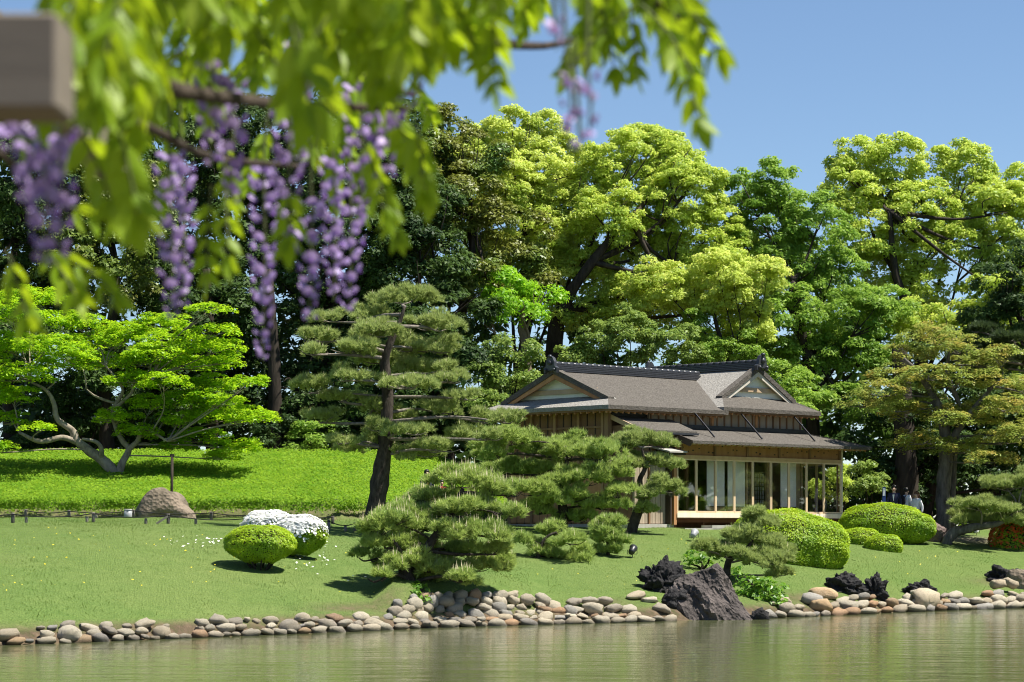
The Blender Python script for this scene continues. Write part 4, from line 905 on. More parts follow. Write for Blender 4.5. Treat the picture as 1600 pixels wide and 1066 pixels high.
# front face of the bank
g = np.random.default_rng(83); n = 26000
x = g.uniform(-22, -1.0, n); z_ = g.uniform(0, 1, n); up_m = z_ > .42; up_m |= g.uniform(size=n) < .12; up_m &= g.uniform(size=n) < .72+.28*np.sin(x*2.9+np.sin(x*1.3)*2)
y = mound_front(x)+np.where(up_m & (z_ > .42), -.24*np.sin((z_-.42)/.58*PI*.62)-.02+.05*np.sin(x*2.3), .12)+g.normal(size=n)*.05
z = ground(x, mound_front(x)-.1)+.04+z_*.62+g.normal(size=n)*.03
x, y, z, z_ = x[up_m], y[up_m], z[up_m], z_[up_m]; n = len(x)
v, f = leaf_quads(np.stack([x, y, z], -1), np.stack([g.normal(size=n)*.5, -.5+g.normal(size=n)*.4, .6+g.normal(size=n)*.4], -1), .10, .05, g)
o = mesh_obj('ground_cover_edge', np_mesh('ground_cover_edge', v, f, M['sasa'])); tag(o, 'clipped leafy front edge of the green bank', 'hedge', None, 'stuff')
# fallen petals and small flowers on the lawn
g = np.random.default_rng(84); P = []
for (px, py, sx_, sy_, n) in ((310,850,28,6,26),(345,848,14,4,12),(505,862,8,14,22),(480,882,24,8,14),(560,905,10,4,3)):
    for _ in range(n):
        h_ = hit(px+g.normal()*sx_, py+g.normal()*sy_, 50); P.append((h_.x, h_.y, h_.z+.05))
P = np.array(P); v, f = leaf_quads(P, np.array([0,-.3,1])+g.normal(size=P.shape)*.3, .07, .06, g)
o = mesh_obj('fallen_petals', np_mesh('fallen_petals', v, f, M['white_petal'])); tag(o, 'white petals fallen on the lawn around the azalea', 'petals', None, 'stuff')

P = []
for _ in range(170):
    px_, py_ = g.uniform(0, 1600), g.uniform(828, 930); h_ = hit(px_, py_, 50)
    if h_.y-shoreY(h_.x) > 2 and h_.y < mound_front(h_.x)-.5: P.append((h_.x, h_.y, h_.z+.06))
P = np.array(P); v, f = leaf_quads(P, np.array([0,-.4,1])+g.normal(size=P.shape)*.3, .055, .05, g)
M['yellow_petal'] = leaf_mat('yellow_petal', (.70,.55,.02), (.80,.66,.04), None, .2)
o = mesh_obj('dandelions', np_mesh('dandelions', v, f, M['yellow_petal'])); tag(o, 'tiny yellow dandelions dotted over the lawn', 'flowers', None, 'stuff')
# ------------------------------------------------------------------ stones along the water
def rock_mesh(name, m, seed, sub=3, amp=.18, freq=1.1, shape=(1,1,1), ridged=False, flat=0.0, detail=.4, smooth=True, quant=0):
    bm = bmesh.new(); bmesh.ops.create_icosphere(bm, subdivisions=sub, radius=1); off = Vector((seed*3.7, seed*1.9, seed*5.3))
    for v in bm.verts:
        d = v.co.normalized(); n = noise.noise(d*freq+off)
        k = 1+amp*n*1.6
        if ridged:
            f = 0; a = 1; fr = freq*1.5
            for o_ in range(4): f += a*(abs(noise.noise(d*fr+off*1.3))*2-.6); a *= .55; fr *= 2.1
            k -= amp*f*.9
        else:
            k += amp*detail*noise.noise(d*freq*2.7+off)
            e = (abs(d.x)**4+abs(d.y)**4+abs(d.z)**4)**(-1/4); k *= 1+.75*(e-1)
        p = d*k
        if flat and p.z < -flat: p.z = -flat+(p.z+flat)*.2
        v.co = Vector((p.x*shape[0], p.y*shape[1], p.z*shape[2]))
    me = bpy.data.meshes.new(name); bm.to_mesh(me); bm.free(); me.materials.append(m)
    if smooth: me.polygons.foreach_set('use_smooth', np.ones(len(me.polygons), dtype=bool))
    return me
stone_meshes = [rock_mesh('stone', M['stone'], i+1, 2 if i < 10 else 2, .22+.07*(i % 3), .9+.15*(i % 4), (1, .85, .98)) for i in range(18)]
edge_l = empty('stone_edging', (sx[4], sy[4], 0), 'low edging of rounded stones along the water at the left', 'stone edging')
edge_m = empty('stone_wall', (-2, float(shoreY(-2)), 0), 'stacked wall of larger grey stones under the low pine', 'stone wall')
edge_r = empty('stone_edging', (9, float(shoreY(9)), 0), 'edging of tan and grey boulders at the right of the dark rock', 'stone edging')
rs = random.Random(21); n_st = 0
def put_stone(x, t, z, w, h, root):
    """one stone: width w, height h, centre height z, t metres behind the water line"""
    global n_st
    o = bpy.data.objects.new('stone', rs.choice(stone_meshes)); y = float(shoreY(x))+t
    sl = math.atan2(float(shoreY(x+.4)-shoreY(x-.4)), .8)
    o.location = Vector((x, y, z))-root.location; w *= .92; o.scale = (w/2, w/2*rs.uniform(.75, 1.0), h/2)
    o.rotation_euler = (rs.uniform(-.22,.22), rs.uniform(-.28,.28), sl+rs.choice((0, PI))+rs.uniform(-.35,.35))
    link(o, root); n_st += 1
def row(x0, x1, t, zf, wr, hr, root, skip=None):
    x = x0
    while x < x1:
        w = rs.uniform(*wr); h = w*rs.uniform(*hr); xc = x+w/2
        if not (skip and skip(xc)): put_stone(xc, t+rs.uniform(-.08,.08), zf(xc, h), w, h, root)
        x += w*rs.uniform(.76, .93)
rock_gap = lambda x: 4.15 < x < 6.75
# left shore: three uneven courses
row(-11.6, -3.3, .02, lambda x, h: .05+rs.uniform(-.02,.02), (.22,.48), (.42,.58), edge_l)
row(-11.6, -3.3, .30, lambda x, h: .19+rs.uniform(-.03,.03), (.20,.58), (.40,.60), edge_l, lambda x: rs.random() < .03)
row(-10.2, -3.4, .60, lambda x, h: .31+rs.uniform(-.04,.05), (.18,.48), (.38,.58), edge_l, lambda x: rs.random() < .33)
# middle: pale flat apron at the water, darker stacked courses behind
row(-3.3, 4.2, .02, lambda x, h: .05+rs.uniform(-.02,.02), (.26,.56), (.40,.54), edge_m)
row(-3.0, 3.0, .42, lambda x, h: .16+rs.uniform(-.02,.02), (.26,.52), (.38,.5), edge_m)
for q, (a, b_, tt) in enumerate(((-3.2, 1.5, .70), (-3.1, 1.0, .86), (-3.0, .75, 1.02), (-2.6, .3, 1.18))):
    row(a, b_, tt, lambda x, h, q=q: .28+.16*q+rs.uniform(-.03,.03), (.28,.52), (.54,.74), edge_m, lambda x: rs.random() < .04)
row(.6, 4.2, .62, lambda x, h: .34+rs.uniform(-.03,.03), (.32,.72), (.42,.54), edge_m, lambda x: rs.random() < .08)
row(.9, 2.3, 1.0, lambda x, h: .56+rs.uniform(-.03,.03), (.30,.66), (.4,.55), edge_m, lambda x: rs.random() < .25)
# right shore
row(6.7, 18.4, .02, lambda x, h: .06+rs.uniform(-.02,.02), (.24,.66), (.38,.54), edge_r)
row(6.8, 18.4, .40, lambda x, h: .25+rs.uniform(-.04,.04), (.26,.68), (.40,.58), edge_r, lambda x: rs.random() < .05)
row(7.2, 18.4, .78, lambda x, h: .42+rs.uniform(-.04,.06), (.26,.66), (.38,.56), edge_r, lambda x: rs.random() < .35)
row(15.0, 18.6, 1.1, lambda x, h: .72+rs.uniform(-.05,.06), (.45,.9), (.44,.6), edge_r, lambda x: rs.random() < .3)
put_stone(12.45, .30, .32, 1.15, .74, edge_r)
put_stone(3.35, 1.7, .66, .6, .2, edge_m); put_stone(3.7, 1.35, .52, .5, .2, edge_m)

def rock(name, label, px, pyb, w, h, m, seed, dep=.7, amp=.3, freq=1.0, sub=5, ridged=True, Y=None, cat='rock', sink=.18, smooth=True, rz=0, taper=0.0):
    b = hit(px, pyb) if Y is None else Vector(((px-800)/F*Y, Y, gz((px-800)/F*Y, Y)))
    k = ppm(b.y); W_, H_ = w/k/2, h/k
    o = mesh_obj(name, rock_mesh(name, M[m], seed, sub, amp, freq, (W_, W_*dep, H_*.62), ridged, .62, .5, smooth))
    if taper:
        for v in o.data.vertices:
            k2 = 1-taper*max(0, v.co.z/(H_*.62)); v.co.x = v.co.x*k2-.10*W_*max(0, v.co.z/(H_*.62)); v.co.y *= k2
    o.location = b+Vector((0, W_*dep*.4, H_*(.42-sink))); o.rotation_euler[2] = rz
    return tag(o, label, cat)
# the big dark volcanic rock: an uneven pyramid with a peak right of centre
ry = float(shoreY(5.3))
def lava_pyramid(seed):
    bm = bmesh.new(); bmesh.ops.create_icosphere(bm, subdivisions=6, radius=1); k = ppm(ry+.6)
    prof = [(1040,.0),(1036,905),(1050,896),(1078,893),(1095,888),(1108,886),(1118,881),(1124,886),(1132,900),(1142,915),(1150,930),(1160,945),(1170,962)]
    px_ = [p[0] for p in prof[1:]]; py_ = [p[1] for p in prof[1:]]
    for v in bm.verts:
        d = v.co.normalized(); u = (d.x/(abs(d.x)**4+abs(d.y)**4+1e-9)**.25*math.sqrt(max(0, 1-d.z*d.z)))
        pxx = 1103+u*67; top = np.interp(pxx, px_, py_); hh = (968-top)/k
        z = (d.z*.5+.5); zz = max(0, min(1, (d.z+.25)/1.05)); rad = 1.0-.55*zz**1.3
        cx = (1103-800)/k; peak = (1112-800)/k
        x = cx+u*67/k*(.74+.26*rad)*1.05 + (peak-cx)*zz*.3; y = d.y*1.15*rad
        p = Vector((x, ry+.75+y*.85, -.25+zz**.8*(hh*.90+.30)))
        f = 0; a = 1.5; fr = .8
        q = Vector(((p.x+p.z*.6)*1.5, p.y*1.2, (p.z-p.x*.5)*.55))+Vector((seed,)*3)
        for o_ in range(5): f += a*(abs(noise.noise(q*fr))*2-.55); a *= .55; fr *= 2.1
        n = Vector((d.x, d.y*1.0, d.z*.5)).normalized(); v.co = p-n*f*.10
    return bm
o = from_bm('volcanic_rock', lava_pyramid(4.2), M['lava'], None, False)
tag(o, 'big dark purple grey volcanic rock standing at the water edge', 'rock')
rock('volcanic_rock', 'jagged black rock leaning on the left of the big volcanic rock', 1034, 932, 56, 46, 'lava_black', 5, .8, .5, 1.5, 5, Y=ry+1.9)
rock('volcanic_rock', 'small black rock at the foot of the big volcanic rock, right side', 1182, 968, 44, 36, 'lava_black', 6, .7, .45, 1.4, 4, Y=ry+.35, sink=.1)
rock('volcanic_rock', 'low dark rock at the waterline left of the big volcanic rock foot', 1056, 968, 34, 26, 'lava_black', 16, .7, .45, 1.4, 4, Y=ry+.15, sink=.1)
rock('volcanic_rock', 'black lumpy rock among the stones, left of a pair on the right lawn', 1320, 926, 50, 26, 'lava_black', 7, .7, .5, 1.5, 5)
rock('volcanic_rock', 'black upright rock, right of a pair on the right lawn edge', 1369, 934, 30, 32, 'lava_black', 8, .7, .5, 1.6, 5)
rock('volcanic_rock', 'long low black rock above the pale boulder', 1440, 934, 44, 20, 'lava_black', 9, .6, .55, 1.6, 5)
rock('volcanic_rock', 'dark rock running up the slope at the right edge', 1572, 912, 50, 24, 'lava_black', 10, .8, .5, 1.5, 5)
rock('grey_boulder', 'grey boulder cut by the right edge above the shore', 1596, 920, 44, 34, 'boulder', 12, .8, .2, .9, 4, False)
rock('boulder', 'big brown boulder before the bank beside the thin post', 263, 812, 80, 50, 'boulder', 13, .8, .3, .8, 5, False, Y=77.8, smooth=True, taper=.34, sink=.24)
rock('grey_boulder', 'flat grey boulder on the lawn edge left of the black pair', 1288, 934, 44, 18, 'stone', 14, .7, .15, .9, 3, False)
rock('mound_stone', 'rough brownish stone at the foot of the grey trunk', 1456, 846, 50, 36, 'burlap', 15, .8, .25, 1.0, 4, True)
rock('flat_stone', 'flat white paving stone on the lawn by the low hedges', 1398, 846, 44, 7, 'concrete', 17, 1.2, .12, 1.0, 3, False)
# ------------------------------------------------------------------ fence, lamps, posts
M['post_wood'] = wood_mat('weathered_post', (.14,.12,.10), (.30,.27,.23))
M['rope'] = plain('black_rope', (.02,.02,.02), .8, .2)
M['lamp_grey'] = plain('lamp_grey', (.30,.31,.32), .4, .5)
M['lamp_black'] = plain('lamp_black', (.02,.022,.026), .4, .5)
M['lens'] = plain('lamp_glass', (.35,.38,.40), .1, .6)
M['sign_white'] = plain('sign_white', (.75,.77,.80), .5, .3)
M['sign_blue'] = plain('sign_blue', (.03,.06,.22), .5, .3)
def rope_fence(label, posts, Yf, hgt, sag, braces=()):
    root = empty('rope_fence', gp(posts[0][0], Yf(posts[0][0])), label, 'rope fence'); tops = []
    for px, full in posts:
        b = gp(px, Yf(px)); bm = bmesh.new(); h = hgt*(1 if full else .55); r = .052 if full else .045
        tube(bm, [b-Vector((0,0,.2)), b+Vector((0,0,h*.5)), b+Vector((U(-.01,.01),0,h))], [r, r, r*.92], 9, .08, 0)
        o = from_bm('post', bm, M['post_wood' if not full else 'bark_grey'], root, True); rel(o, root.location)
        if full: tops.append(b+Vector((0, -.05, h*.86)))
        if px in braces:
            bm = bmesh.new(); bar(bm, b+Vector((-.34,-.1,0)), b+Vector((0,-.06,h*.75)), .06, .06); o = from_bm('brace', bm, M['post_wood'], root); rel(o, root.location)
    for a, c in zip(tops, tops[1:]):
        m1 = a.lerp(c, .5)-Vector((0,0,sag)); bm = bmesh.new(); tube(bm, [a, a.lerp(c,.25)-Vector((0,0,sag*.75)), m1, a.lerp(c,.75)-Vector((0,0,sag*.75)), c], [.016]*5, 6, 0, 3)
        o = from_bm('rope', bm, M['rope'], root, True); rel(o, root.location)
Yfa = lambda px: 70.5+ (px-20)*.0035
rope_fence('front rope fence on weathered posts along the top of the lawn', [(-95,1),(20,1),(41,0),(136,0),(146,1),(228,0),(263,1),(306,0),(390,1),(514,1),(540,0),(555,1),(640,1)], Yfa, .30, .09, (263,))
rope_fence('rear rope fence at the foot of the clipped bank', [(40,1),(108,1),(150,0),(208,1),(330,1),(420,1),(520,1)], lambda px: 76.8, .26, .07, (208,))
b = gp(200, 76.6); bm = bmesh.new(); tube(bm, [b-Vector((0,0,.1)), b+Vector((0,0,.25))], [.13,.13], 14, 0, 0); r_ = empty('stub_post', b, 'short grey cylinder left of the big brown boulder', 'post')
o = from_bm('body', bm, M['lamp_grey'], r_, True); rel(o, b); bm = bmesh.new(); tube(bm, [b+Vector((0,0,.25)), b+Vector((0,0,.28))], [.145,.12], 14, 0, 0); o = from_bm('cap', bm, M['concrete'], r_, True); rel(o, b)
b = gp(268, 79.2); r_ = empty('thin_post', b, 'thin dark pole behind the brown boulder under the maple', 'pole')
bm = bmesh.new(); tube(bm, [b-Vector((0,0,.2)), Vector((b.x+.02,b.y,2.4+118/47.7))], [.05,.045], 8, 0, 0); o = from_bm('pole', bm, M['bark_dark'], r_, True); rel(o, b)
bm = bmesh.new(); box(bm, b.x-.05, b.x+.09, b.y-.04, b.y+.04, 2.4+118/47.7-.02, 2.4+118/47.7+.05); o = from_bm('bracket', bm, M['bark_dark'], r_); rel(o, b)
def spotlight(px, py, hpx, label, m='lamp_black', tilt=.5, yaw=0):
    b = hit(px, py); k = ppm(b.y); h = hpx/k; s = h/.34
    root = empty('garden_spotlight', b, label, 'spotlight', 'garden spotlights on the lawn', yaw)
    bm = bmesh.new(); tube(bm, [Vector((0,0,-.1)), Vector((0,0,.15*s))], [.012*s,.012*s], 6, 0, 0); from_bm('stake', bm, M['lamp_black'], root)
    d = Vector((math.sin(.3), math.cos(.3)*math.cos(tilt), math.sin(tilt))); c = Vector((0,0,.20*s))
    bm = bmesh.new(); tube(bm, [c-d*.13*s, c-d*.10*s, c+d*.06*s, c+d*.13*s], [.045*s,.085*s,.095*s,.115*s], 14, 0, 0); from_bm('housing', bm, M[m], root, True)
    bm = bmesh.new(); tube(bm, [c+d*.131*s, c+d*.137*s], [.10*s,.10*s], 14, 0, 0); from_bm('lens', bm, M['lens'], root)
    bm = bmesh.new(); bar(bm, Vector((-.125*s,0,.10*s)), Vector((-.125*s,0,.22*s)), .014*s, .03*s); bar(bm, Vector((.125*s,0,.10*s)), Vector((.125*s,0,.22*s)), .014*s, .03*s); bar(bm, Vector((-.13*s,0,.10*s)), Vector((.13*s,0,.10*s)), .03*s, .014*s)
    from_bm('bracket', bm, M['lamp_black'], root)
spotlight(1084, 846, 19, 'dark spotlight on the lawn in front of the veranda stepping stone', 'lamp_grey')
spotlight(988, 872, 20, 'black spotlight beside the small bushy pine', 'lamp_black')
spotlight(1408, 828, 16, 'grey spotlight at the foot of the long domed hedge', 'lamp_grey')
spotlight(1447, 849, 14, 'black spotlight in front of the brownish stone', 'lamp_black')
spotlight(1526, 837, 12, 'small white spotlight beside the reclining trunk', 'sign_white')
b = gp(1381, 88.5); r_ = empty('sign_post', b, 'slim white and blue sign post beside the walking visitors', 'sign post'); zt = 2.4+68/42.7
bm = bmesh.new(); tube(bm, [b-Vector((0,0,.1)), Vector((b.x,b.y,zt))], [.03,.03], 8, 0, 0); o = from_bm('pole', bm, M['sign_white'], r_, True); rel(o, b)
bm = bmesh.new(); box(bm, b.x-.06, b.x+.06, b.y-.05, b.y-.032, zt-.55, zt+.02); o = from_bm('sign_board', bm, M['sign_blue'], r_); rel(o, b)
bm = bmesh.new(); box(bm, b.x-.045, b.x+.045, b.y-.056, b.y-.0505, zt-.30, zt-.02); o = from_bm('sign_face', bm, M['sign_white'], r_); rel(o, b)

# ------------------------------------------------------------------ people
M['skin'] = plain('skin', (.55,.36,.26), .55, .35, 0, .05)
M['navy'] = plain('navy_cloth', (.018,.022,.05), .8, .2); M['white_cloth'] = plain('white_cloth', (.72,.73,.75), .8, .2)
M['black_cloth'] = plain('black_cloth', (.015,.015,.017), .8, .2); M['grey_cloth'] = plain('grey_cloth', (.30,.30,.31), .8, .2); M['red_cloth'] = plain('red_cloth', (.40,.03,.03), .7, .2)
M['hair_black'] = plain('black_hair', (.012,.010,.009), .5, .4); M['hair_brown'] = plain('brown_hair', (.10,.04,.022), .5, .4)
def skin_mesh(name, joints, edges, m, parent, root_v=0, lev=2):
    me = bpy.data.meshes.new(name); keys = list(joints); me.from_pydata([joints[k][:3] for k in keys], [(keys.index(a), keys.index(b)) for a, b in edges], [])
    me.materials.append(m); o = mesh_obj(name, me, parent)
    o.modifiers.new('skin', 'SKIN'); sv = me.skin_vertices[0].data
    for i, k in enumerate(keys): r = joints[k][3]; sv[i].radius = (r, r*(joints[k][4] if len(joints[k]) > 4 else 1)); sv[i].use_root = (i == root_v)
    s = o.modifiers.new('sub', 'SUBSURF'); s.levels = s.render_levels = lev; o.modifiers['skin'].use_smooth_shade = True
    return o
def person(label, loc, h, face, shirt, trousers, hair, long_hair=False, inner=None, pack=None, seed=0):
    root = empty('person', loc, label, 'person', None, face); s = h/1.72
    J = {}; E = []
    def j(k, x, y, z, r, a=1): J[k] = (x*s, y*s, z*s, r*s, a)
    j('pelvis',0,0,.93,.125); j('belly',0,0,1.08,.12); j('chest',0,-.01,1.28,.135); j('nb',0,0,1.43,.075); j('neck',0,-.01,1.50,.052); j('head',0,-.02,1.60,.085); j('crown',0,-.01,1.66,.08); j('nose',0,-.118,1.585,.012)
    E += [('pelvis','belly'),('belly','chest'),('chest','nb'),('nb','neck'),('neck','head'),('head','crown'),('head','nose')]
    for q, sd_ in (('l',-1),('r',1)):
        st = .13 if q == 'l' else -.13
        j('sh'+q,.175*sd_,0,1.40,.055); j('el'+q,.225*sd_,.03-st*.5,1.12,.042); j('wr'+q,.22*sd_,-.06-st,.90,.028); j('pa'+q,.215*sd_,-.085-st,.83,.026,1.4)
        E += [('chest','sh'+q),('sh'+q,'el'+q),('el'+q,'wr'+q),('wr'+q,'pa'+q)]
        for f_, (dx, L_) in enumerate(((-.028,.062),(-.010,.075),(.009,.07),(.027,.055))):
            j('f%d%s' % (f_, q),.215*sd_+dx*.3,-.10-st+dx,.79,.009); j('g%d%s' % (f_, q),.212*sd_,-.105-st+dx,.79-L_,.008); E += [('pa'+q,'f%d%s' % (f_, q)),('f%d%s' % (f_, q),'g%d%s' % (f_, q))]
        j('t'+q,.20*sd_,-.14-st,.82,.010); E += [('pa'+q,'t'+q)]
        j('hip'+q,.095*sd_,0,.86,.095); j('kn'+q,.10*sd_,-.02+st*.6,.49,.06); j('an'+q,.10*sd_,.03+st*1.1,.09,.042); j('to'+q,.11*sd_,-.13+st*1.1,.035,.035)
        E += [('pelvis','hip'+q),('hip'+q,'kn'+q),('kn'+q,'an'+q),('an'+q,'to'+q)]
    skin_mesh('body', J, E, M['skin'], root)
    def sub(keys, extra, grow): return {k: (J[k][0], J[k][1], J[k][2], J[k][3]+grow, 1) for k in keys}
    T = sub(['pelvis','belly','chest','nb'], 0, .022); TE = [('pelvis','belly'),('belly','chest'),('chest','nb')]
    for q in 'lr':
        for k in ('sh','el','wr'): T[k+q] = J[k+q][:3]+(J[k+q][3]+.018, 1)
        TE += [('chest','sh'+q),('sh'+q,'el'+q),('el'+q,'wr'+q)]
    skin_mesh('jacket', T, TE, M[shirt], root)
    P = sub(['pelvis'], 0, .02); PE = []
    for q in 'lr':
        for k in ('hip','kn','an'): P[k+q] = J[k+q][:3]+(J[k+q][3]+.02, 1)
        PE += [('pelvis','hip'+q),('hip'+q,'kn'+q),('kn'+q,'an'+q)]
    skin_mesh('trousers', P, PE, M[trousers], root)
    for q, sd_ in (('l',-1),('r',1)):
        bm = bmesh.new(); t_ = J['to'+q]; a_ = J['an'+q]; bmesh.ops.create_icosphere(bm, subdivisions=2, radius=1, matrix=Matrix.Translation((t_[0], (t_[1]+a_[1])/2, .045*s)) @ Matrix.Diagonal((.052*s,.14*s,.05*s,1))); from_bm('shoe', bm, M['black_cloth'], root, True)
        bm = bmesh.new(); bmesh.ops.create_icosphere(bm, subdivisions=2, radius=.0105*s, matrix=Matrix.Translation((.032*sd_*s,-.096*s,1.615*s))); from_bm('eye', bm, M['hair_black'], root, True)
        bm = bmesh.new(); bmesh.ops.create_icosphere(bm, subdivisions=2, radius=1, matrix=Matrix.Translation((.087*sd_*s,-.01*s,1.60*s)) @ Matrix.Diagonal((.012*s,.02*s,.032*s,1))); from_bm('ear', bm, M['skin'], root, True)
    bm = bmesh.new(); bmesh.ops.create_icosphere(bm, subdivisions=2, radius=1, matrix=Matrix.Translation((0,-.098*s,1.548*s)) @ Matrix.Diagonal((.024*s,.008*s,.007*s,1))); from_bm('mouth', bm, M['red_cloth'], root, True)
    bm = bmesh.new(); bmesh.ops.create_icosphere(bm, subdivisions=3, radius=1, matrix=Matrix.Translation((0,.012*s,1.665*s)) @ Matrix.Diagonal((.103*s,.105*s,.098*s,1)))
    for v in bm.verts:
        if v.co.y < -.045*s and v.co.z < 1.67*s: v.co.y = -.045*s+(v.co.y+.045*s)*.1
        v.co += Vector((1,1,1))*noise.noise(v.co*22)*.008
    from_bm('hair', bm, M[hair], root, True)
    if long_hair:
        bm = bmesh.new(); tube(bm, [Vector((0,.03,1.66))*s, Vector((0,.075,1.56))*s, Vector((0,.085,1.42))*s, Vector((0,.08,1.30))*s], [.09*s,.095*s,.085*s,.03*s], 12, .1, 4); from_bm('long_hair', bm, M[hair], root, True)
    if inner:
        bm = bmesh.new(); extrude_poly(bm, [Vector(p)*s for p in ((-.035,-.150,1.40),(.035,-.150,1.40),(.0,-.165,1.16))], (0,-.015*s,0)); from_bm('shirt_front', bm, M[inner], root)
    if pack:
        bm = bmesh.new(); bmesh.ops.create_icosphere(bm, subdivisions=3, radius=1, matrix=Matrix.Translation((0,.22*s,1.24*s)) @ Matrix.Diagonal((.15*s,.10*s,.21*s,1))); from_bm('backpack', bm, M[pack], root, True)
        for sd_ in (-1, 1):
            bm = bmesh.new(); tube(bm, [Vector((.09*sd_,.16,1.40))*s, Vector((.10*sd_,.0,1.475))*s, Vector((.10*sd_,-.165,1.34))*s, Vector((.11*sd_,-.10,1.12))*s], [.018*s]*4, 6, 0, 4); from_bm('strap', bm, M[pack], root, True)
    return root
def stand(px, Y): return gp(px, Y)
person('man in a dark jacket with red tie walking below the bank', gp(667, 84), 1.70, .25, 'navy', 'black_cloth', 'hair_black', inner='red_cloth', pack='grey_cloth')
person('person with black hair half hidden right of the man in red tie', gp(690, 84.6), 1.38, .3, 'red_cloth', 'black_cloth', 'hair_black')
person('man in a navy suit and white shirt behind the long domed hedge', gp(1397, 88.6), 1.74, -.3, 'navy', 'navy', 'hair_black', inner='white_cloth')
person('person in a white shirt with a black backpack between the suited man and the woman', gp(1416, 89.2), 1.66, 2.2, 'white_cloth', 'black_cloth', 'hair_black', pack='black_cloth')
person('woman with long brown hair in a white top behind the hedge end', gp(1432, 88.8), 1.58, -.9, 'white_cloth', 'navy', 'hair_brown', long_hair=True)
# ------------------------------------------------------------------ wisteria hanging from a trellis close to the camera
M['wist_leaf'] = leaf_mat('wisteria_leaf', (.18,.32,.010), (.30,.43,.016), None, .54, (.58,.72,.02), nscale=3)
def wl():
    t = NT('wisteria_leaflet'); col = t.ramp(t.objrand(), [(0, (.18,.32,.010)), (.6, (.28,.42,.014)), (1, (.36,.47,.04))])
    t.base(col, .45, .35); tr = t.n('ShaderNodeBsdfTranslucent'); t.l(t.mix(.6, col, (.58,.72,.02)), tr.inputs[0])
    mx = t.n('ShaderNodeMixShader'); mx.inputs[0].default_value = .5; t.l(t.p.outputs[0], mx.inputs[1]); t.l(tr.outputs[0], mx.inputs[2]); t.l(mx.outputs[0], t.out.inputs[0]); return t.m
M['wist_leaflet'] = wl()
M['wist_stem'] = plain('wisteria_stem', (.10,.12,.04), .7, .3)
M['wist_bark'] = bark_mat('wisteria_bark', (.035,.026,.02), (.11,.085,.065), 30)
def petal(name, a, b, tr_):
    return leaf_mat(name, a, b, None, tr_, tuple(min(1, x*1.2) for x in b))
M['petal_lilac'] = petal('lilac_petal', (.27,.165,.46), (.50,.37,.66), .3)
M['petal_violet'] = petal('violet_keel', (.10,.035,.25), (.20,.085,.38), .2)
M['beam_wood'] = wood_mat('weathered_beam', (.15,.122,.092), (.27,.23,.175), 9, (.1,1,1))

tre = empty('trellis', (-.95, 2.55, gz(-.95, 2.55)), 'weathered grey timber trellis beam at the upper left corner, out of focus', 'trellis')
bm = bmesh.new(); box(bm, -1.15, -.474, 2.52, 2.62, 2.841, 2.941); bmesh.ops.bevel(bm, geom=bm.edges[:], offset=.004, affect='EDGES'); o = from_bm('beam', bm, M['beam_wood'], tre); rel(o, tre.location)
bm = bmesh.new(); box(bm, -1.02, -.90, 2.625, 2.745, gz(-.95,2.55)-.3, 3.25); o = from_bm('post', bm, M['beam_wood'], tre); rel(o, tre.location)
bm = bmesh.new(); box(bm, -1.0, -.92, 2.0, 6.0, 3.255, 3.335); o = from_bm('rail', bm, M['beam_wood'], tre); rel(o, tre.location)
bm = bmesh.new(); tube(bm, [(-.98,2.3,3.37),(.9,2.3,3.37)], [.022,.02], 8, .05, 0); o = from_bm('pole', bm, M['beam_wood'], tre, True); rel(o, tre.location)
bm = bmesh.new(); tube(bm, [(-.98,4.2,3.37),(.95,4.2,3.37)], [.022,.02], 8, .05, 0); o = from_bm('pole', bm, M['beam_wood'], tre, True); rel(o, tre.location)

wis = empty('wisteria_vine', (-.96, 2.8, gz(-.96, 2.8)), 'wisteria with hanging purple flower clusters and bright green leaves, framing the top, out of focus', 'wisteria')
def vine(pts, r):
    bm = bmesh.new(); tube(bm, [at(*p) for p in pts], r, 8, .25, 6, 3); o = from_bm('branch', bm, M['wist_bark'], wis, True); rel(o, wis.location)
bm = bmesh.new(); tube(bm, [(-.97,2.82,.7),(-.90,2.78,1.6),(-1.0,2.80,2.4),(-.93,2.9,3.1),(-.6,3.2,3.3)], [.05,.045,.04,.03,.02], 9, .25, 6, 3); o = from_bm('trunk', bm, M['wist_bark'], wis, True); rel(o, wis.location)
vine([(-60,-180,3.0),(110,-60,3.1),(215,50,3.3),(240,125,3.4),(330,150,3.7),(480,165,4.2),(640,170,4.4)], [.016,.015,.014,.013,.011,.009,.005])
vine([(-60,60,3.4),(120,185,3.5),(210,190,3.9),(330,245,4.6),(470,260,5.0)], [.010,.010,.009,.008,.004])
vine([(300,-120,3.2),(520,-10,3.8),(700,50,4.2),(850,72,5.2),(960,40,5.3)], [.013,.012,.010,.008,.004])
vine([(600,-160,3.4),(820,-60,3.8),(1000,-10,4.0),(1060,30,4.0)], [.012,.011,.008,.004])
vine([(-80,200,3.8),(0,240,4.0),(60,300,4.2)], [.008,.006,.004])

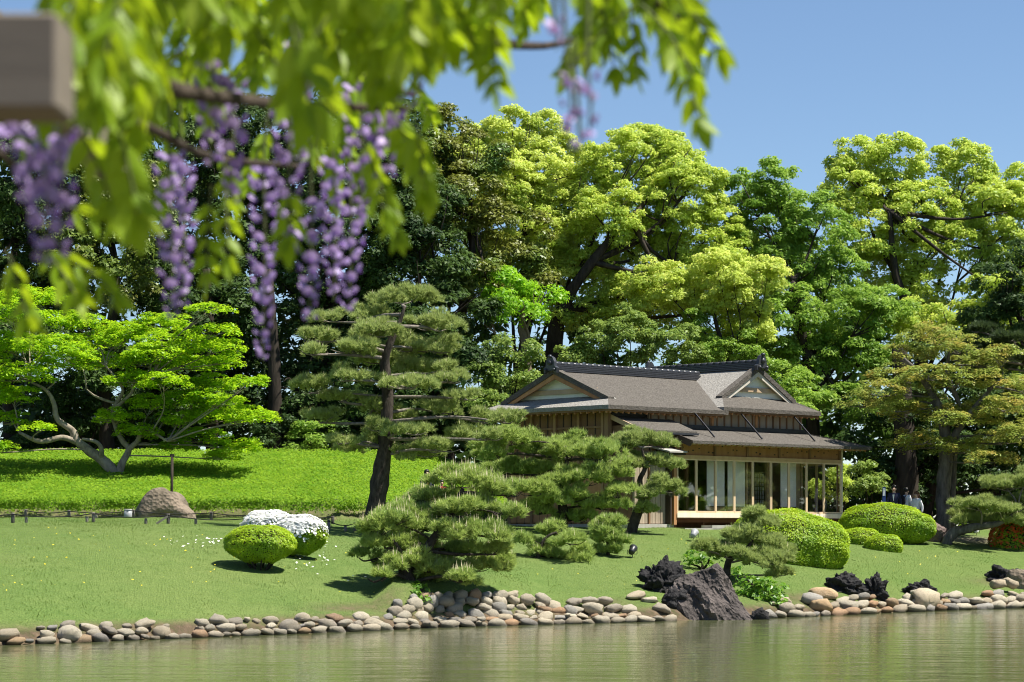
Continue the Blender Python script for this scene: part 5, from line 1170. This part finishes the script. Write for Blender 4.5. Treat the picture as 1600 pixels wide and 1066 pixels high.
def leaflet_mesh(i):
    r = random.Random(i); v = []; f = []; n = 7
    for k in range(n):
        t = k/(n-1); w = .235*math.sin(PI*min(1, t**.8*.97+.03))**.8*(1.05-.35*t) if 0 < k < n-1 else .004
        z = -.10*t*t*r.uniform(.4,1.6); wav = .03*math.sin(t*9+i)
        v += [(-w, t, z+.30*w+wav*.5), (0, t, z), (w, t, z+.30*w-wav*.5)]
    for k in range(n-1):
        a = 3*k; f += [(a, a+1, a+4, a+3), (a+1, a+2, a+5, a+4)]
    me = bpy.data.meshes.new('leaflet'); me.from_pydata(v, [], f); me.materials.append(M['wist_leaflet'])
    me.polygons.foreach_set('use_smooth', np.ones(len(f), dtype=bool)); return me
LM = [leaflet_mesh(i) for i in range(5)]
def leaflet_np(i): 
    me = LM[i]; v = np.array([x.co[:] for x in me.vertices]); f = np.array([p.vertices[:] for p in me.polygons]); return v, f
LN = [leaflet_np(i) for i in range(5)]
wr = random.Random(77); leaves = []
def add_leaf(px, py, Yd, ang, length, ll=.062, droop=.5, n=6):
    base = at(px, py, Yd); a = math.radians(ang)
    d = Vector((math.cos(a), wr.uniform(-.35,.35), -math.sin(a))).normalized(); pts = [base]; p = base.copy()
    for k in range(6):
        d = (d+Vector((0,0,-droop*.16))).normalized(); p = p+d*length/6; pts.append(p.copy())
    lf = []
    side = d.cross(Vector((wr.uniform(-.5,.5), 1, wr.uniform(-.6,.6)))).normalized()
    for k in range(n):
        t = .22+.74*k/(n-1); i = min(5, int(t*6)); q = pts[i].lerp(pts[i+1], t*6-i); dd = (pts[i+1]-pts[i]).normalized()
        for s in (-1, 1):
            dr = (dd*.55+side*s*.75+Vector((0,0,-.55))+Vector((wr.uniform(-.25,.25), wr.uniform(-.35,.35), wr.uniform(-.2,.15)))).normalized()
            lf.append((q, dr, ll*wr.uniform(.8,1.15)*(1-.25*abs(t-.55))))
    dd = (pts[6]-pts[5]).normalized(); lf.append((pts[6], (dd+Vector((0,0,-.4))).normalized(), ll))
    leaves.append((Yd, pts, lf))
yb = lambda x: float(np.interp(x, [-60,60,110,150,200,235,262,300,360,440,500,560,600,640,680,705,730,790,830,900,1000,1060], [430,430,215,225,250,225,130,60,50,50,75,60,110,160,150,110,40,40,20,50,30,15]))
def fill(x0, x1, n, Y0, Y1, ln=(.20,.28), spread=45, lift=(1.0,1.5), ll=.064):
    for _ in range(n):
        x = wr.uniform(x0, x1); Yd = wr.uniform(Y0, Y1); ang = 90+wr.uniform(-spread, spread); L_ = wr.uniform(*ln)
        lp = L_*F/Yd; tx = x+math.cos(math.radians(ang))*lp*.8
        y = yb(tx)-(lp*abs(math.sin(math.radians(ang)))+.05*F/Yd)*wr.uniform(*lift)
        add_leaf(x, y, Yd, ang, L_, ll)
fill(130, 640, 26, 2.8, 3.6, (.16,.24), ll=.058); fill(140, 250, 7, 2.8, 3.6, (.12,.17), 25, ll=.055); fill(560, 860, 24, 3.0, 4.4, (.16,.24), ll=.058); fill(600, 700, 10, 3.4, 4.6, (.12,.18), 25, lift=(1.0,1.25), ll=.055)
fill(820, 1050, 16, 3.4, 4.6, (.14,.2), 50, (1.0,1.5), .055); fill(280, 620, 12, 3.4, 4.4, (.14,.2), lift=(.7,1.0), ll=.056); fill(300, 600, 7, 4.4, 5.2, (.14,.2), lift=(.2,.6), ll=.055); fill(-60, -10, 2, 4.2, 5.0, (.14,.2), lift=(1.0,1.3)); fill(120, 900, 42, 3.0, 4.2, lift=(1.2,1.9))
for a_ in ((1000,5,4.0,38,.16,.058,.9,5), (1030,35,4.0,62,.175,.058,.35,5), (1040,-20,3.8,30,.13,.055,.8,4), (985,15,4.2,80,.10,.05,.4,4), (940,10,4.2,75,.11,.05,.4,4),
           (95,325,4.4,-8,.13,.055,.9,4), (80,395,4.3,8,.15,.058,.9,5), (60,380,4.2,40,.12,.055,.6,4), (10,390,4.0,70,.12,.055,.5,4), (120,190,3.4,60,.12,.06,.6,4), (185,200,3.3,75,.12,.06,.6,4),
           (560,200,4.4,65,.16,.055,.5,5), (610,170,4.4,60,.16,.055,.4,5), (650,190,4.0,80,.12,.055,.4,4), (575,290,4.8,50,.11,.05,.5,4), (330,290,4.6,95,.17,.05,.4,5), (350,250,4.6,85,.20,.05,.4,5), (450,290,4.0,88,.09,.06,.4,3), (455,35,2.9,74,.10,.082,.3,3)):
    add_leaf(a_[0], a_[1], a_[2], a_[3], a_[4], a_[5], a_[6], a_[7])
# the denser, shaded heart of the vine and the leafy shoots towards the right
for _ in range(30): add_leaf(wr.uniform(120, 640), wr.uniform(-60, 120), wr.uniform(5.4, 6.4), 90+wr.uniform(-60, 60), wr.uniform(.14, .22), .055)
for _ in range(14): add_leaf(wr.uniform(240, 640), wr.uniform(110, 220), wr.uniform(5.5, 6.4), 90+wr.uniform(-50, 50), wr.uniform(.12, .18), .05)
for _ in range(14): add_leaf(wr.uniform(230, 580), wr.uniform(-110, 20), wr.uniform(3.6, 4.6), 90+wr.uniform(-70, 70), wr.uniform(.13, .18), .055)
for _ in range(32): add_leaf(wr.choice((wr.uniform(640, 850), wr.uniform(640, 850), wr.uniform(945, 1010))), wr.uniform(-120, 5), wr.uniform(3.6, 5.2), 90+wr.uniform(-60, 60), wr.uniform(.13, .19), .055)
leaves.sort(key=lambda l: l[0]); budget = 290
def basis(dr, roll):
    y = dr; x = y.cross(Vector((math.sin(roll), math.cos(roll)*.8, .5))).normalized(); z = x.cross(y); return Matrix((x, y, z)).transposed()
for Yd, pts, lf in leaves:
    bm = bmesh.new(); tube(bm, pts, [.0022]*6+[.0012], 5, 0, 0); lo_ = from_bm('leaf', bm, M['wist_stem'], wis); rel(lo_, wis.location)
    V = []; Fc = []; n0 = 0
    for q, dr, L_ in lf:
        R = basis(dr, wr.uniform(-1.2,1.2)); pr = at(0, 0, 1)
        sx_, sy_ = 800+F*q.x/q.y, HY-F*(q.z-H)/q.y; k = wr.randrange(5)
        if budget > 0 and -60 < sx_ < 1640 and -80 < sy_ < 1100:
            o = bpy.data.objects.new('leaflet', LM[k]); o.parent = lo_; COL.objects.link(o)
            o.matrix_parent_inverse = lo_.matrix_parent_inverse.copy() if False else Matrix.Identity(4)
            o.matrix_basis = Matrix.Translation(q) @ R.to_4x4() @ Matrix.Diagonal((L_*1.05, L_, L_, 1)); budget -= 1
        else:
            v, f = LN[k]; V.append((v*np.array([L_*1.05, L_, L_])) @ np.array(R).T+np.array(q[:])); Fc.append(f+n0); n0 += len(v)
    if V:
        o = mesh_obj('leaflets', np_mesh('leaflets', np.concatenate(V), np.concatenate(Fc), M['wist_leaf'], smooth=True), lo_); o['kind'] = 'stuff'

# shoots above the frame, shading what hangs below
leaves = []
for _ in range(46): add_leaf(wr.uniform(150, 1150), wr.uniform(-800, -170), wr.uniform(3.0, 6.0), 90+wr.uniform(-80, 80), wr.uniform(.2, .28), .062)
V = []; Fc = []; n0 = 0
for Yd, pts, lf in leaves:
    for q, dr, L_ in lf:
        v, f = LN[wr.randrange(5)]; R = basis(dr, wr.uniform(-1.2,1.2)); V.append((v*np.array([L_*1.05, L_, L_])) @ np.array(R).T+np.array(q[:])); Fc.append(f+n0); n0 += len(v)
o = mesh_obj('leaves', np_mesh('leaves', np.concatenate(V), np.concatenate(Fc), M['wist_leaf'], smooth=True), wis); o['kind'] = 'stuff'; rel(o, wis.location)
# flower clusters
def blossom_mesh(i):
    r = random.Random(i+50); v = [(0,0,0)]; f = []; mi = []
    for k in range(9):                                                 # broad upright banner petal
        a = 2*PI*k/9; rr_ = .5*(1+.12*math.cos(2*a)); v.append((rr_*math.cos(a), .10+.16*abs(math.cos(a))+.1*math.sin(a), rr_*math.sin(a)+.12))
    for k in range(9): f.append((0, 1+k, 1+(k+1) % 9)); mi.append(0)
    b = len(v)                                                         # keel and wings
    for (x, y, z) in ((0,.05,-.05),(.16,.30,-.12),(-.16,.30,-.12),(0,.30,-.34),(0,.34,.05),(0,.62,-.20)): v.append((x, y, z))
    for t in ((0,1,4),(0,4,2),(0,2,3),(0,3,1),(5,4,1),(5,2,4),(5,3,2),(5,1,3)): f.append(tuple(b+q for q in t)); mi.append(1)
    me = bpy.data.meshes.new('blossom'); me.from_pydata(v, [], f); me.materials.append(M['petal_lilac']); me.materials.append(M['petal_violet'])
    me.polygons.foreach_set('material_index', mi); return me
BMs = [blossom_mesh(i) for i in range(4)]
BN = [(np.array([x.co[:] for x in m_.vertices]), np.array([p.vertices[:] for p in m_.polygons]), np.array([p.material_index for p in m_.polygons])) for m_ in BMs]
RAC = [(412,250,562,5.2,.036),(486,300,504,5.0,.034),(548,290,484,5.3,.034),(520,240,470,5.2,.030),(66,185,415,3.3,.030),(92,200,400,3.5,.024),(45,190,330,3.6,.026),(265,235,500,4.6,.032),(284,255,480,4.9,.028),(15,180,238,3.4,.028),
       (450,150,370,4.6,.040),(560,120,340,4.8,.034),(360,120,320,4.4,.034),(612,110,280,4.5,.030),(640,20,160,4.2,.030),(690,-10,90,4.2,.028),(330,90,260,4.2,.030),(886,92,206,3.3,.009),(917,102,208,3.2,.0145),(905,196,238,3.25,.005),(866,15,78,3.2,.012),(232,-20,110,3.5,.026),(470,60,260,4.5,.032),(580,200,330,5.0,.024)]
bb = 300
for j_, (px, y0, y1, Yd, R_) in enumerate(RAC):
    top = at(px, y0, Yd); bot = at(px+wr.uniform(-6,6), y1, Yd); Lr = (top-bot).length
    up_ = Vector((wr.uniform(-.01,.01), wr.uniform(-.01,.01), min(.12, max(.03, 3.3-top.z))))
    bm = bmesh.new(); tube(bm, [top+up_, top, top.lerp(bot, .5)+Vector((.004,0,0)), bot], [.003,.003,.0025,.0012], 6, 0, 4); ro = from_bm('flower_cluster', bm, M['wist_stem'], wis); rel(ro, wis.location)
    R_ *= .74; n = int(Lr/.0074*(.5+.5*min(1, R_/.034))); V = []; Fc = []; MI = []; n0 = 0
    for k in range(n):
        t = (k+.5)/n; a = k*2.399+wr.uniform(-.4,.4); rad = R_*(.95-.25*t if t < .5 else .825-1.05*(t-.5))*wr.uniform(.7,1.1)
        c = top.lerp(bot, t)+Vector((math.cos(a)*rad, math.sin(a)*rad, wr.uniform(-.006,.006)))
        out = Vector((math.cos(a), math.sin(a), wr.uniform(-.7,-.1))).normalized(); sz = (.016 if Yd < 3.31 and px > 800 else .025 if t < .6 else .025-.028*(t-.6))*wr.uniform(.8,1.15)
        x = out.cross(Vector((0,0,1))).normalized(); z = x.cross(out); Rm = Matrix((x, out, z)).transposed(); q = wr.randrange(4)
        if bb > 0 and y1 > 60:
            o = bpy.data.objects.new('blossom', BMs[q]); o.parent = ro; COL.objects.link(o); o.matrix_basis = Matrix.Translation(c) @ Rm.to_4x4() @ Matrix.Diagonal((sz, sz, sz, 1)); bb -= 1
        else:
            v, f, m_ = BN[q]; V.append((v*sz) @ np.array(Rm).T+np.array(c[:])); Fc.append(f+n0); MI.append(m_); n0 += len(v)
    if V:
        o = mesh_obj('blossoms', np_mesh('blossoms', np.concatenate(V), np.concatenate(Fc), [M['petal_lilac'], M['petal_violet']], np.concatenate(MI)), ro); o['kind'] = 'stuff'
